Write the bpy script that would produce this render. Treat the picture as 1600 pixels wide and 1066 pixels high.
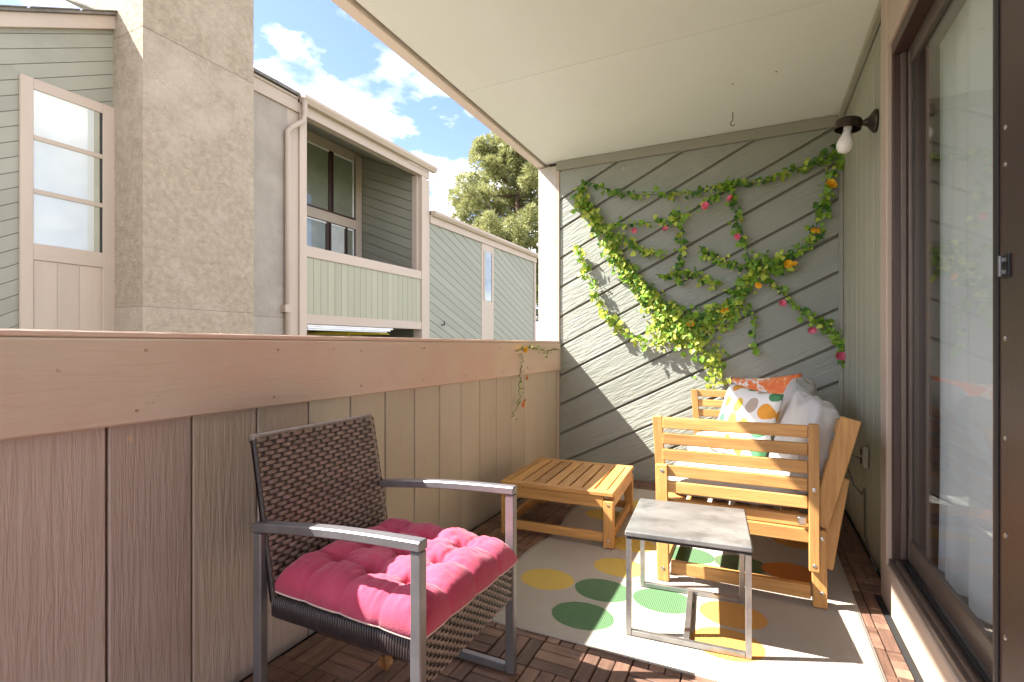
import bpy, bmesh, math, random
from mathutils import Vector, Matrix, Quaternion, noise
random.seed(11)
R = math.radians
scene = bpy.context.scene
for o in list(bpy.data.objects): bpy.data.objects.remove(o)
COL = scene.collection

# ------------------------------------------------------------------ camera
F, CX, HOR, EYE = 792.0, 800.0, 540.0, 1.03
TH = math.atan2(380.0, F)
cam = bpy.data.objects.new('camera', bpy.data.cameras.new('camera')); COL.objects.link(cam)
cam.data.sensor_width = 36.0; cam.data.lens = F/1600*36; cam.data.shift_y = 7/1600
cam.data.clip_start = 0.02; cam.data.clip_end = 3000
cam.location = (0, 0, EYE); cam.rotation_euler = (R(90), 0, TH)
scene.camera = cam

# ------------------------------------------------------------------ light
SUN = Vector((1.0, 0.44, -1.14)).normalized()
sun = bpy.data.objects.new('sun', bpy.data.lights.new('sun', 'SUN')); COL.objects.link(sun)
sun.data.energy = 4.4; sun.data.angle = R(0.5); sun.data.color = (1.0, 0.955, 0.89)
sun.rotation_euler = SUN.to_track_quat('-Z', 'Y').to_euler()
world = bpy.data.worlds.new('World'); scene.world = world; world.use_nodes = True
wn = world.node_tree; wn.nodes.clear()
def N(nt, t, **kw):
    n = nt.nodes.new(t)
    for k, v in kw.items(): setattr(n, k, v)
    return n
sky = N(wn, 'ShaderNodeTexSky', sky_type='NISHITA', sun_disc=False)
sky.sun_elevation = math.asin(-SUN.z); sky.sun_rotation = math.atan2(-SUN.x, -SUN.y)
sky.air_density = 0.8; sky.dust_density = 0.4; sky.ozone_density = 2.0
tc = N(wn, 'ShaderNodeTexCoord')
mp = N(wn, 'ShaderNodeMapping'); mp.inputs['Scale'].default_value = (1, 1, 1.9); mp.inputs['Location'].default_value = (0.32, 0.1, 0.25)
nz = N(wn, 'ShaderNodeTexNoise'); nz.inputs['Scale'].default_value = 2.6; nz.inputs['Detail'].default_value = 9; nz.inputs['Roughness'].default_value = 0.58
cr = N(wn, 'ShaderNodeValToRGB'); cr.color_ramp.elements[0].position = 0.47; cr.color_ramp.elements[1].position = 0.60
mx = N(wn, 'ShaderNodeMixRGB'); cn = N(wn, 'ShaderNodeTexNoise'); cn.inputs['Scale'].default_value = 5.0; cn.inputs['Detail'].default_value = 8
cl = N(wn, 'ShaderNodeValToRGB'); cl.color_ramp.elements[0].position = 0.38; cl.color_ramp.elements[1].position = 0.62
cl.color_ramp.elements[0].color = (3.4, 3.4, 3.5, 1); cl.color_ramp.elements[1].color = (10.5, 10.0, 9.4, 1)
wn.links.new(mp.outputs[0], cn.inputs['Vector']); wn.links.new(cn.outputs[0], cl.inputs[0]); wn.links.new(cl.outputs[0], mx.inputs[2])
bgn = N(wn, 'ShaderNodeBackground'); bgn.inputs[1].default_value = 0.13
wo = N(wn, 'ShaderNodeOutputWorld')
L = wn.links.new
L(tc.outputs['Generated'], mp.inputs[0]); L(mp.outputs[0], nz.inputs['Vector']); L(nz.outputs[0], cr.inputs[0])
L(cr.outputs[0], mx.inputs[0]); sm_ = N(wn, 'ShaderNodeMixRGB', blend_type='MULTIPLY'); sm_.inputs[0].default_value = 1; sm_.inputs[2].default_value = (.66, .61, .73, 1); L(sky.outputs[0], sm_.inputs[1]); L(sm_.outputs[0], mx.inputs[1]); L(mx.outputs[0], bgn.inputs[0]); L(bgn.outputs[0], wo.inputs[0])
scene.view_settings.view_transform = 'Standard'; scene.view_settings.look = 'None'
scene.view_settings.gamma = 1.0; scene.view_settings.use_curve_mapping = False
scene.view_settings.exposure = 2.3

# ------------------------------------------------------------------ photo pixel -> point on a known plane
ct, st = math.cos(TH), math.sin(TH)
def onX(px, py, X):
    t = (px-CX)/F; d = X/(t*ct-st); return Vector((X, d*(t*st+ct), EYE-(py-HOR)/F*d))
def onY(px, py, Y):
    t = (px-CX)/F; d = Y/(t*st+ct); return Vector((d*(t*ct-st), Y, EYE-(py-HOR)/F*d))
def onZ(px, py, Z=0.0):
    t = (px-CX)/F; d = F*(EYE-Z)/(py-HOR); return Vector((d*(t*ct-st), d*(t*st+ct), Z))

# ------------------------------------------------------------------ materials
MATS = {}
def mat(name, c1, c2=None, rough=0.6, nscale=3.0, stretch=(1,1,1), rot=(0,0,0), bump=0.0, bscale=40.0, bstretch=None,
        bdist=0.01, metal=0.0, rnd=0.0, bdetail=4, bdistort=.3, chip=None, ramp=(0.35,0.65), spec=0.4, c3=None, c3scale=1.2, c3pos=(0.5,0.7), brough=0.55, sheen=0):
    if name in MATS: return MATS[name]
    m = bpy.data.materials.new(name); m.use_nodes = True; nt = m.node_tree
    b = nt.nodes['Principled BSDF']; b.inputs['Roughness'].default_value = rough; b.inputs['Metallic'].default_value = metal
    b.inputs['Specular IOR Level'].default_value = spec
    if sheen: b.inputs['Sheen Weight'].default_value = sheen
    l = nt.links.new
    tc = N(nt, 'ShaderNodeTexCoord'); oi = N(nt, 'ShaderNodeObjectInfo')
    ad = N(nt, 'ShaderNodeVectorMath', operation='ADD'); mul = N(nt, 'ShaderNodeVectorMath', operation='SCALE')
    cmb = N(nt, 'ShaderNodeCombineXYZ')
    for i in range(3): l(oi.outputs['Random'], cmb.inputs[i])
    l(cmb.outputs[0], mul.inputs[0]); mul.inputs[3].default_value = 37.0
    l(tc.outputs['Object'], ad.inputs[0]); l(mul.outputs[0], ad.inputs[1])
    mp0 = N(nt, 'ShaderNodeMapping'); mp0.vector_type = 'POINT'; mp0.inputs['Rotation'].default_value = rot
    l(ad.outputs[0], mp0.inputs[0])
    c2 = c2 or tuple(x*0.82 for x in c1)
    mp = N(nt, 'ShaderNodeMapping'); mp.inputs['Scale'].default_value = stretch; l(mp0.outputs[0], mp.inputs[0])
    nz = N(nt, 'ShaderNodeTexNoise'); nz.inputs['Scale'].default_value = nscale; nz.inputs['Detail'].default_value = 6; nz.inputs['Roughness'].default_value = 0.6
    l(mp.outputs[0], nz.inputs['Vector'])
    rp = N(nt, 'ShaderNodeValToRGB'); rp.color_ramp.elements[0].position = ramp[0]; rp.color_ramp.elements[1].position = ramp[1]
    rp.color_ramp.elements[0].color = (*c1, 1); rp.color_ramp.elements[1].color = (*c2, 1)
    l(nz.outputs[0], rp.inputs[0]); col = rp.outputs[0]
    if c3:
        n3 = N(nt, 'ShaderNodeTexNoise'); n3.inputs['Scale'].default_value = c3scale; n3.inputs['Detail'].default_value = 7; n3.inputs['Roughness'].default_value = 0.65
        l(mp0.outputs[0], n3.inputs['Vector'])
        r3 = N(nt, 'ShaderNodeMapRange'); r3.inputs[1].default_value = c3pos[0]; r3.inputs[2].default_value = c3pos[1]; l(n3.outputs[0], r3.inputs[0])
        m3 = N(nt, 'ShaderNodeMixRGB'); m3.inputs[2].default_value = (*c3, 1); l(r3.outputs[0], m3.inputs[0]); l(col, m3.inputs[1]); col = m3.outputs[0]
    if chip:
        n4 = N(nt, 'ShaderNodeTexNoise'); n4.inputs['Scale'].default_value = 16; n4.inputs['Detail'].default_value = 5; l(mp0.outputs[0], n4.inputs['Vector'])
        r4 = N(nt, 'ShaderNodeMapRange'); r4.inputs[1].default_value = .715; r4.inputs[2].default_value = .735; l(n4.outputs[0], r4.inputs[0])
        m4 = N(nt, 'ShaderNodeMixRGB'); m4.inputs[2].default_value = (*chip, 1); l(r4.outputs[0], m4.inputs[0]); l(col, m4.inputs[1]); col = m4.outputs[0]
    if rnd:
        hs = N(nt, 'ShaderNodeHueSaturation'); mr = N(nt, 'ShaderNodeMapRange')
        mr.inputs[3].default_value = 1-rnd; mr.inputs[4].default_value = 1+rnd
        l(oi.outputs['Random'], mr.inputs[0]); l(mr.outputs[0], hs.inputs['Value']); l(col, hs.inputs['Color']); col = hs.outputs[0]
    l(col, b.inputs['Base Color'])
    if bump:
        mpb = N(nt, 'ShaderNodeMapping'); mpb.inputs['Scale'].default_value = bstretch or stretch; l(mp0.outputs[0], mpb.inputs[0])
        nb = N(nt, 'ShaderNodeTexNoise'); nb.inputs['Scale'].default_value = bscale; nb.inputs['Detail'].default_value = bdetail; nb.inputs['Roughness'].default_value = brough
        nb.inputs['Distortion'].default_value = bdistort
        l(mpb.outputs[0], nb.inputs['Vector'])
        bp = N(nt, 'ShaderNodeBump'); bp.inputs['Strength'].default_value = bump; bp.inputs['Distance'].default_value = bdist
        l(nb.outputs[0], bp.inputs['Height']); l(bp.outputs[0], b.inputs['Normal'])
    MATS[name] = m; return m

def wood(axis):
    s = {'x': (1.2, 14, 14), 'y': (14, 1.2, 14), 'z': (14, 14, 1.2)}[axis]
    return mat('acacia_'+axis, (.56,.30,.098), (.37,.18,.052), 0.45, 4.0, s, bump=0.2, bscale=9, bdist=0.003, rnd=0.22, ramp=(.3,.7), c3=(.42,.21,.07), c3scale=5, c3pos=(.60,.85))
def deckwood():
    return mat('deck_slat_wood', (.20,.11,.073), (.115,.062,.044), 0.55, 5.0, (14, 1.3, 14), bump=0.3, bscale=12, bdist=0.003, rnd=0.30, c3=(.25,.15,.10), c3scale=2.5)
def paint(name, c, slope=None, axis='z', rough=0.62, bump=0.5, c2=None, rnd=0.05, bscale=7, bdist=0.006, c3=None, c3pos=(.55,.75), along=1.6, chip=None):
    # painted rough-sawn board: grain runs along the board
    rot = (0,0,0); s = {'x': (1,10,10), 'y': (10,1,10), 'z': (10,10,1)}[axis]
    if slope is not None:
        if axis == 'x': rot = (0, slope, 0)
        if axis == 'y': rot = (-slope, 0, 0)
    return mat(name, c, c2 or tuple(x*.93 for x in c), rough, 1.6, tuple(.35 if q==1 else 2.2 for q in s), rot, bump, bscale, tuple(along if q==1 else 7 for q in s), bdist, rnd=rnd, chip=chip, c3=c3, c3scale=1.7, c3pos=c3pos)

def glass_mat(name, tint=(.95,.97,.96), ior=1.5):
    m = bpy.data.materials.new(name); m.use_nodes = True; nt = m.node_tree; nt.nodes.clear(); l = nt.links.new
    tr = N(nt, 'ShaderNodeBsdfTransparent'); tr.inputs[0].default_value = (*tint, 1)
    gl = N(nt, 'ShaderNodeBsdfGlossy'); gl.inputs['Roughness'].default_value = 0.0
    fr = N(nt, 'ShaderNodeFresnel'); fr.inputs[0].default_value = ior
    mx = N(nt, 'ShaderNodeMixShader'); out = N(nt, 'ShaderNodeOutputMaterial')
    ge = N(nt, 'ShaderNodeNewGeometry'); io = N(nt, 'ShaderNodeMapRange'); io.inputs[3].default_value = ior; io.inputs[4].default_value = 1/ior
    l(ge.outputs['Backfacing'], io.inputs[0]); l(io.outputs[0], fr.inputs[0])
    l(fr.outputs[0], mx.inputs[0]); l(tr.outputs[0], mx.inputs[1]); l(gl.outputs[0], mx.inputs[2]); l(mx.outputs[0], out.inputs[0])
    return m
GLASS = glass_mat('clear_glass')
GLASS_W = glass_mat('window_glass', (.94,.95,.94), 1.5)
def leaf_mat(name, c, c2):
    m = mat(name, c, c2, 0.45, 9.0, rnd=0.25)
    nt = m.node_tree; b = nt.nodes['Principled BSDF']; out = nt.nodes['Material Output']
    t = N(nt, 'ShaderNodeBsdfTranslucent'); mxs = N(nt, 'ShaderNodeMixShader'); mxs.inputs[0].default_value = 0.35
    src = b.inputs['Base Color'].links[0].from_socket
    nt.links.new(src, t.inputs[0]); nt.links.new(b.outputs[0], mxs.inputs[1]); nt.links.new(t.outputs[0], mxs.inputs[2]); nt.links.new(mxs.outputs[0], out.inputs[0])
    return m

# ------------------------------------------------------------------ mesh helpers
class MB:
    def __init__(s): s.v = []; s.f = []
    def add(s, vs, fs):
        o = len(s.v); s.v += [tuple(x) for x in vs]; s.f += [tuple(i+o for i in f) for f in fs]; return s
    def box(s, x0, x1, y0, y1, z0, z1, M=None):
        vs = [Vector((x, y, z)) for x in (x0,x1) for y in (y0,y1) for z in (z0,z1)]
        if M: vs = [M @ v for v in vs]
        return s.add(vs, [(0,1,3,2),(4,6,7,5),(0,4,5,1),(2,3,7,6),(0,2,6,4),(1,5,7,3)])
    def beam(s, p0, p1, w, h, side=(0,1,0)):
        # w along `side`, h perpendicular to both
        p0, p1 = Vector(p0), Vector(p1); a = (p1-p0).normalized(); sd = Vector(side); sd = (sd-a*sd.dot(a)).normalized(); up = a.cross(sd)
        vs = [p+sd*(w/2*i)+up*(h/2*j) for p in (p0,p1) for i in (-1,1) for j in (-1,1)]
        return s.add(vs, [(0,1,3,2),(4,6,7,5),(0,4,5,1),(2,3,7,6),(0,2,6,4),(1,5,7,3)])
    def tube(s, pts, r, n=8, cap=True):
        pts = [Vector(p) for p in pts]; o = len(s.v); k = len(pts); prev = None
        for i, p in enumerate(pts):
            a = (pts[min(i+1,k-1)]-pts[max(i-1,0)]).normalized()
            if prev is None: sd = a.orthogonal().normalized()
            else: sd = (prev-a*prev.dot(a)).normalized()
            prev = sd; up = a.cross(sd); rr = r[i] if isinstance(r, (list, tuple)) else r
            for j in range(n):
                q = 2*math.pi*j/n; s.v.append(tuple(p+sd*(math.cos(q)*rr)+up*(math.sin(q)*rr)))
        for i in range(k-1):
            for j in range(n):
                s.f.append((o+i*n+j, o+i*n+(j+1)%n, o+(i+1)*n+(j+1)%n, o+(i+1)*n+j))
        if cap: s.f.append(tuple(o+j for j in reversed(range(n)))); s.f.append(tuple(o+(k-1)*n+j for j in range(n)))
        return s
    def lathe(s, prof, n=20, M=None):
        # prof: (radius, height) along local z
        o = len(s.v); M = M or Matrix()
        for r, z in prof:
            for j in range(n):
                q = 2*math.pi*j/n; s.v.append(tuple(M @ Vector((r*math.cos(q), r*math.sin(q), z))))
        for i in range(len(prof)-1):
            for j in range(n): s.f.append((o+i*n+j, o+i*n+(j+1)%n, o+(i+1)*n+(j+1)%n, o+(i+1)*n+j))
        s.f.append(tuple(o+j for j in reversed(range(n)))); s.f.append(tuple(o+(len(prof)-1)*n+j for j in range(n)))
        return s
    def prism(s, poly, fr, depth, ch=0.0):
        # poly: 2D points, fr(u,v,w)->3D, front face at w=0 (inset by ch), back at w=-depth
        n = len(poly); o = len(s.v)
        c = Vector((sum(p[0] for p in poly)/n, sum(p[1] for p in poly)/n))
        ar = sum(poly[i][0]*poly[(i+1)%n][1]-poly[(i+1)%n][0]*poly[i][1] for i in range(n))
        if ar < 0: poly = poly[::-1]
        P = [Vector(p) for p in poly]; ins = []
        for i in range(n):
            a = (P[i]-P[i-1]); b = (P[(i+1)%n]-P[i])
            if a.length < 1e-6 or b.length < 1e-6: ins.append(P[i]); continue
            a.normalize(); b.normalize(); na = Vector((-a.y, a.x)); nb = Vector((-b.y, b.x)); q = na+nb
            k = 1+na.dot(nb); ins.append(P[i]+q*(ch/max(k, .35)))
        vs = [fr(p.x, p.y, 0) for p in ins]+[fr(p.x, p.y, -ch*1.0) for p in P]+[fr(p.x, p.y, -depth) for p in P]
        fs = [tuple(range(n)), tuple(range(3*n-1, 2*n-1, -1))]
        for i in range(n):
            j = (i+1)%n; fs += [(i, n+i, n+j, j), (n+i, 2*n+i, 2*n+j, n+j)]
        return s.add(vs, fs)
    def mesh(s, name, m, bevel=0.0, smooth=False, org=(0,0,0), seg=1):
        me = bpy.data.meshes.new(name); og = Vector(org)
        me.from_pydata([tuple(Vector(v)-og) for v in s.v], [], s.f)
        bm = bmesh.new(); bm.from_mesh(me)
        bmesh.ops.recalc_face_normals(bm, faces=bm.faces)
        if bevel:
            es = [e for e in bm.edges if len(e.link_faces) == 2 and e.calc_face_angle(0) > 0.5]
            bmesh.ops.bevel(bm, geom=es, offset=bevel, segments=seg, affect='EDGES', profile=0.5, clamp_overlap=True)
        bm.to_mesh(me); bm.free()
        if smooth:
            for p in me.polygons: p.use_smooth = True
        if m: me.materials.append(m)
        return me
    def build(s, name, m, parent=None, bevel=0.0, smooth=False, local=False, seg=1):
        org = (0,0,0)
        if parent is not None and not local: org = ORG.get(parent.name, Vector((0,0,0)))
        o = bpy.data.objects.new(name, s.mesh(name, m, bevel, smooth, org, seg)); COL.objects.link(o)
        if parent is not None: o.parent = parent; ORG[o.name] = ORG.get(parent.name, Vector((0,0,0)))
        return o
ORG = {}
def tag(o, label=None, cat=None, group=None, kind=None):
    if label: o['label'] = label
    if cat: o['category'] = cat
    if group: o['group'] = group
    if kind: o['kind'] = kind
    return o
def thing(name, label, cat, loc=(0,0,0), rz=0, group=None):
    o = bpy.data.objects.new(name, None); COL.objects.link(o); o.location = loc; o.rotation_euler = (0,0,rz); o.empty_display_size = .1
    ORG[o.name] = Vector(loc); return tag(o, label, cat, group)
def inst(name, me, parent, M):
    o = bpy.data.objects.new(name, me); COL.objects.link(o); o.parent = parent; o.matrix_local = M; return o
def clip(poly, a, b, c):
    # keep a*x+b*y<=c
    out = []; n = len(poly)
    for i in range(n):
        p, q = poly[i], poly[(i+1)%n]; fp = a*p[0]+b*p[1]-c; fq = a*q[0]+b*q[1]-c
        if fp <= 0: out.append(p)
        if fp*fq < 0:
            t = fp/(fp-fq); out.append((p[0]+(q[0]-p[0])*t, p[1]+(q[1]-p[1])*t))
    res = []
    for p in out:
        if not res or (abs(p[0]-res[-1][0])+abs(p[1]-res[-1][1])) > 1e-5: res.append(p)
    if len(res) > 1 and (abs(res[0][0]-res[-1][0])+abs(res[0][1]-res[-1][1])) < 1e-5: res.pop()
    return res
def strips(poly, ang, pitch, gap, off=0.0):
    # boards at angle ang (direction (cos,sin)) clipped to a convex polygon
    nx, ny = -math.sin(ang), math.cos(ang)
    ds = [p[0]*nx+p[1]*ny for p in poly]; k = math.floor((min(ds)-off)/pitch); out = []
    while off+k*pitch < max(ds):
        lo, hi = off+k*pitch+gap/2, off+(k+1)*pitch-gap/2
        q = clip(clip(poly, -nx, -ny, -lo), nx, ny, hi)
        if len(q) >= 3:
            ar = abs(sum(q[i][0]*q[(i+1)%len(q)][1]-q[(i+1)%len(q)][0]*q[i][1] for i in range(len(q))))/2
            if ar > 4e-4: out.append(q)
        k += 1
    return out
def frX(X): return lambda u, v, w: Vector((X+w, u, v))     # plane facing +X, u=y v=z
def frXn(X): return lambda u, v, w: Vector((X-w, u, v))    # plane facing -X
def frYn(Y): return lambda u, v, w: Vector((u, Y-w, v))    # plane facing -Y, u=x v=z
def boards(parent, polys, fr, m, depth=.016, ch=.003, jitter=.0015, name='board'):
    for q in polys:
        j = random.uniform(-jitter, jitter); f2 = (lambda u, v, w, j=j: fr(u, v, w+j))
        MB().prism(q, f2, depth, ch).build(name, m, parent)
def rect(a, b, c, d): return [(a, c), (b, c), (b, d), (a, d)]

# ------------------------------------------------------------------ paints
BEIGE = (.48,.38,.295)
P_END = paint('end_wall_paint', (.285,.295,.25), slope=math.atan(.5), axis='x', bump=1.0, bscale=8, bdist=.008, along=1.0, c3=(.33,.335,.285), chip=(.40,.38,.32))
P_PAR = paint('parapet_paint', (.57,.495,.40), axis='z', bump=.7, bscale=9, bdist=.006, along=.55, c3=(.50,.425,.34), chip=(.62,.42,.28), c3pos=(.42,.7), rnd=.06)
P_PAR_FLARE = paint('parapet_paint_flare', (.545,.41,.36), axis='z', bump=.8, bscale=9, bdist=.006, along=.55, c3=(.47,.34,.295), chip=(.62,.40,.28), c3pos=(.42,.7), rnd=.06)  # pink lens-flare glow put into the colour of the nearest boards
P_PAR_FLARE_MID = paint('parapet_paint_flare_mid', (.555,.435,.365), axis='z', bump=.8, bscale=9, bdist=.006, along=.55, c3=(.48,.37,.305), chip=(.62,.40,.28), c3pos=(.42,.7), rnd=.06)  # weaker flare pink in the colour, stepping down to the plain boards
P_RAIL = paint('rail_paint', (.70,.555,.46), axis='y', bump=.75, bscale=6, bdist=.006, along=.9, chip=(.42,.26,.18), c3=(.66,.45,.375), c3pos=(.4,.62))  # rosy patches put the flare's pink into the rail, along with wear
P_TRIM = paint('trim_paint', BEIGE, axis='z', bump=.3, bscale=6, rnd=.03)
P_TRIMY = paint('trim_paint_y', BEIGE, axis='y', bump=.3, bscale=6, rnd=.03)
P_SIDE = paint('side_wall_paint', (.36,.36,.275), axis='z', bump=.45, bscale=6, rnd=.03)
P_POST = paint('post_paint', (.48,.43,.38), axis='z', bump=.9, bscale=7, bdist=.008)
P_CEIL = mat('ceiling_paint', (.75,.79,.715), (.72,.76,.685), .55, 1.2, bump=.08, bscale=60, bdist=.004, c3=(.78,.81,.74), c3scale=.8)
P_NL = paint('neighbour_siding', (.30,.285,.22), slope=math.atan(.543), axis='y', bump=.3, bscale=5, c3=(.25,.235,.18))
P_NF = paint('neighbour_siding_far', (.285,.28,.215), slope=-math.atan(.39), axis='y', bump=.3, bscale=5)
P_NI = paint('neighbour_siding_inner', (.28,.265,.195), axis='x', slope=-math.atan(.385), bump=.3, bscale=5)
P_NV = paint('neighbour_panel', (.36,.34,.235), axis='z', bump=.3, bscale=5)
P_GEND = mat('end_groove', (.19,.18,.145), rough=.9); P_GPAR = mat('parapet_groove', (.24,.18,.14), rough=.9)
P_GROOVE = mat('groove_backing', (.13,.125,.10), rough=.9)
STUCCO = mat('stucco', (.45,.36,.255), (.35,.275,.195), .9, 13, bump=1.0, bscale=15, bdist=.05, bdetail=7, c3=(.49,.40,.305), c3scale=1.1, brough=.7)
STUCCO_G = mat('stucco_grey', (.39,.335,.27), (.33,.28,.225), .9, 2.6, bump=.9, bscale=18, bdist=.025, bdetail=7, brough=.7)
SHINGLE = mat('shingle', (.22,.19,.16), (.13,.115,.10), .9, 6, bump=.6, bscale=30)
BROWN = mat('brown_metal', (.060,.032,.024), (.045,.025,.02), .38, 3, metal=.0, spec=.5, bump=.05, bscale=90)
BRONZE = mat('bronze_metal', (.16,.125,.10), (.12,.095,.08), .35, 3, metal=.4)
BLACK = mat('black_rubber', (.02,.02,.021), rough=.6)
STEEL = mat('screw_steel', (.62,.6,.57), rough=.3, metal=1.0)
WHITE = mat('white_trim', (.78,.77,.74), rough=.5)

# ------------------------------------------------------------------ ground and sky-side setting
g = MB(); g.add([(-900,-900,-1.25),(900,-900,-1.25),(900,900,-1.25),(-900,900,-1.25)], [(0,1,2,3)])
tag(g.build('ground', mat('ground_grass', (.10,.13,.045), (.17,.16,.085), .95, .35, bump=.6, bscale=12, c3=(.22,.19,.13), c3scale=.12)), kind='structure')
g = MB(); g.add([(-5.3,-60,-1.246),(-2.4,-60,-1.246),(-2.4,60,-1.246),(-5.3,60,-1.246)], [(0,1,2,3)])
tag(g.build('path', mat('path_concrete', (.42,.40,.37), (.34,.33,.30), .9, 2.0, bump=.3, bscale=60)), kind='structure')

# ------------------------------------------------------------------ balcony shell
XW, YE, XP, ZC = .515, 3.90, -1.45, 2.53
XD = .468
# floor with deck tiles
fl = tag(MB().box(-1.62, XW+.3, -1.5, YE+.15, -.18, -.03).build('balcony_floor', mat('floor_concrete', (.055,.05,.047), rough=.9)), kind='structure')
slat_me = MB().box(-.0232, .0232, -.0735, .0735, -.008, .010).mesh('slat', deckwood(), .0025)
TILE = .30; tx0, ty0 = -1.405, .875
rest = MB(); nslat = 0
def slat_spots(cx, cy):
    for qx in (0,1):
        for qy in (0,1):
            ox, oy = cx-.075+.15*qx, cy-.075+.15*qy
            for k in (-1,0,1):
                yield (ox+k*.0495, oy, 0) if (qx+qy)%2 == 0 else (ox, oy+k*.0495, 1)
grid_me = MB()
for i in range(-4, 5):
    v = i*.0365; grid_me.box(v-.002, v+.002, -.148, .148, -.029, -.009); grid_me.box(-.148, .148, v-.002, v+.002, -.0285, -.0095)
grid_me = grid_me.mesh('tile_grid', BLACK)
for iy in range(-6, 11):
    for ix in range(0, 7):
        cx, cy = tx0+TILE*(ix+.5), ty0+TILE*(iy+.5)
        if cy-.15 > YE: continue
        under = (-.88 < cx < .22 and 1.84 < cy < 3.5)
        seen = cy > .8 and not under and not (cy < 1.05 and cx > .2) and not (cx < -1.0 and cy > 2.3 and cy < 1.0) and cy < 3.75 and not (cy < 1.1 and cx < -1.2) and not (cx > .2 and cy > 3.0) and not (-.9 < cx and cy > 3.5)
        if seen:
            t = inst('deck_tile', grid_me, fl, Matrix.Translation((cx, cy, 0)))
        for (x, y, r) in slat_spots(cx, cy):
            hx, hy = (.0735,.0232) if r else (.0232,.0735)
            x0_, x1_, y1_ = max(x-hx, XP+.004), min(x+hx, XD-.030 if y < 2.52 else XW-.022), min(y+hy, YE-.024)
            if x1_-x0_ < .012 or y1_-(y-hy) < .012: continue
            fx_, fy_ = (x1_-x0_)/(2*hx), (y1_-(y-hy))/(2*hy); x = (x0_+x1_)/2; y = (y1_+y-hy)/2; hx *= fx_; hy *= fy_
            if r: fx_, fy_ = fy_, fx_
            zz = random.uniform(-.0012, .0012)
            if seen:
                nslat += 1
                inst('slat', slat_me, t, Matrix.Translation((x-cx, y-cy, zz)) @ Matrix.Rotation(R(90)*r+random.uniform(-.006,.006)+(math.pi if random.random()<.5 else 0), 4, 'Z') @ Matrix.Diagonal((fx_, fy_, 1, 1)))
            else: rest.box(x-hx, x+hx, y-hy, y+hy, -.008, .010+zz)
print('slats', nslat)
tag(rest.build('remaining_slats', deckwood(), fl), kind='stuff')

# parapet
pw = thing('parapet_wall', 'rough painted wooden balcony parapet with wide top rail and grooved vertical boards', 'parapet', (XP-.08, 1.2, 0))
MB().box(XP-.13, XP-.017, -1.5, YE-.001, -.18, 1.02).build('core', P_GPAR, pw)
MB().box(XP-.150, XP-.131, -1.5, YE+.12, -.3, 1.02).build('outer_face', P_NV, pw)
y = .701-.21*11; i = 0
while y < YE-.05:
    y1 = min(y+.21, YE-.035); n = random.uniform(.0, .002)
    m = P_PAR_FLARE if y1 < .95 else (P_PAR_FLARE_MID if y1 < 1.4 else P_PAR)  # near boards take the painted flare tint
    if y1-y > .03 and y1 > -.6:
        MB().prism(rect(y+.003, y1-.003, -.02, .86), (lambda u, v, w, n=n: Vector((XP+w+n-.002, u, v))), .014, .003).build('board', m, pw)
    y += .21; i += 1
MB().box(XP-.016, XP+.008, YE-.034, YE-.006, -.02, .8285).build('corner_batten', P_PAR, pw, .002)
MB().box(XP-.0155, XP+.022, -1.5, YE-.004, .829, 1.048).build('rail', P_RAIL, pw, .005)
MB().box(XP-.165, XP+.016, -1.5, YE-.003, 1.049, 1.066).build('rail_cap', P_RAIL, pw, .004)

# end wall with diagonal boards
ew = thing('end_wall', 'end wall of grey-green diagonal wooden boards behind the ivy garlands', 'wall', (-.5, YE, 0))
MB().box(XP-.02, XW+.2, YE+.018, YE+.14, -.18, ZC+.15).build('backing', P_GEND, ew)
boards(ew, strips(rect(XP+.012, XW-.012, -.02, ZC-.075), math.atan(.5), .2135, .017, .063), frYn(YE), P_END, .017, .003, .002)
P_ENDT = paint('end_wall_trim', (.29,.28,.225), axis='x', bump=.5, bscale=6)
MB().box(XP-.01, XW+.01, YE-.022, YE+.017, ZC-.075, ZC-.002).build('top_trim', P_ENDT, ew, .003)
MB().box(XP-.012, XP+.0115, YE-.012, YE+.017, .0, ZC-.076).build('corner_trim', P_TRIM, ew, .002)
MB().box(XW-.024, XW+.0, YE-.024, YE+.017, .0, ZC-.076).build('corner_trim', P_ENDT, ew, .002)
po = MB().box(XP-.175, XP-.013, YE-.004, YE+.15, 1.067, ZC-.03).build('corner_post', P_POST, None, .004)
tag(po, 'pale rough-sawn post in full sun standing on the parapet corner', 'post')

# ceiling
ce = tag(MB().box(-1.565, 3.6, -1.5, 1.365, ZC, ZC+.02).build('ceiling', P_CEIL, None), kind='structure')
MB().box(-1.565, 3.6, 1.369, 2.584, ZC-.0005, ZC+.02).build('panel', P_CEIL, ce)
MB().box(-1.565, 3.6, 2.588, YE+.017, ZC+.0003, ZC+.02).build('panel', P_CEIL, ce)
MB().box(-1.565, 3.8, -1.5, YE+.3, ZC+.021, ZC+.35).build('joist_deck', P_GROOVE, ce)
MB().box(-1.642, -1.578, -1.5, YE+.3, ZC-.022, ZC+.36).build('fascia', paint('fascia_paint', (.74,.64,.54), axis='y', bump=.3), ce, .003)
MB().box(XW-.03, XW-.001, -1.5, YE-.023, ZC-.032, ZC-.0008).build('cove_trim', P_SIDE, ce, .003)
MB().box(XP-.0, XP+.0, 0,0,0,0) if False else None

RUST = mat('rust_nail', (.22,.10,.045), rough=.9)
for (a_, b_) in ((1145,131),(1213,112)):
    t_ = (a_-CX)/F; d_ = F*(ZC-EYE)/(HOR-b_); q = Vector((d_*(t_*ct-st), d_*(t_*st+ct), ZC))
    MB().lathe([(.005,-.0018),(.0055,0)], 10, Matrix.Translation(q)).build('nail', RUST, ce)

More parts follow.
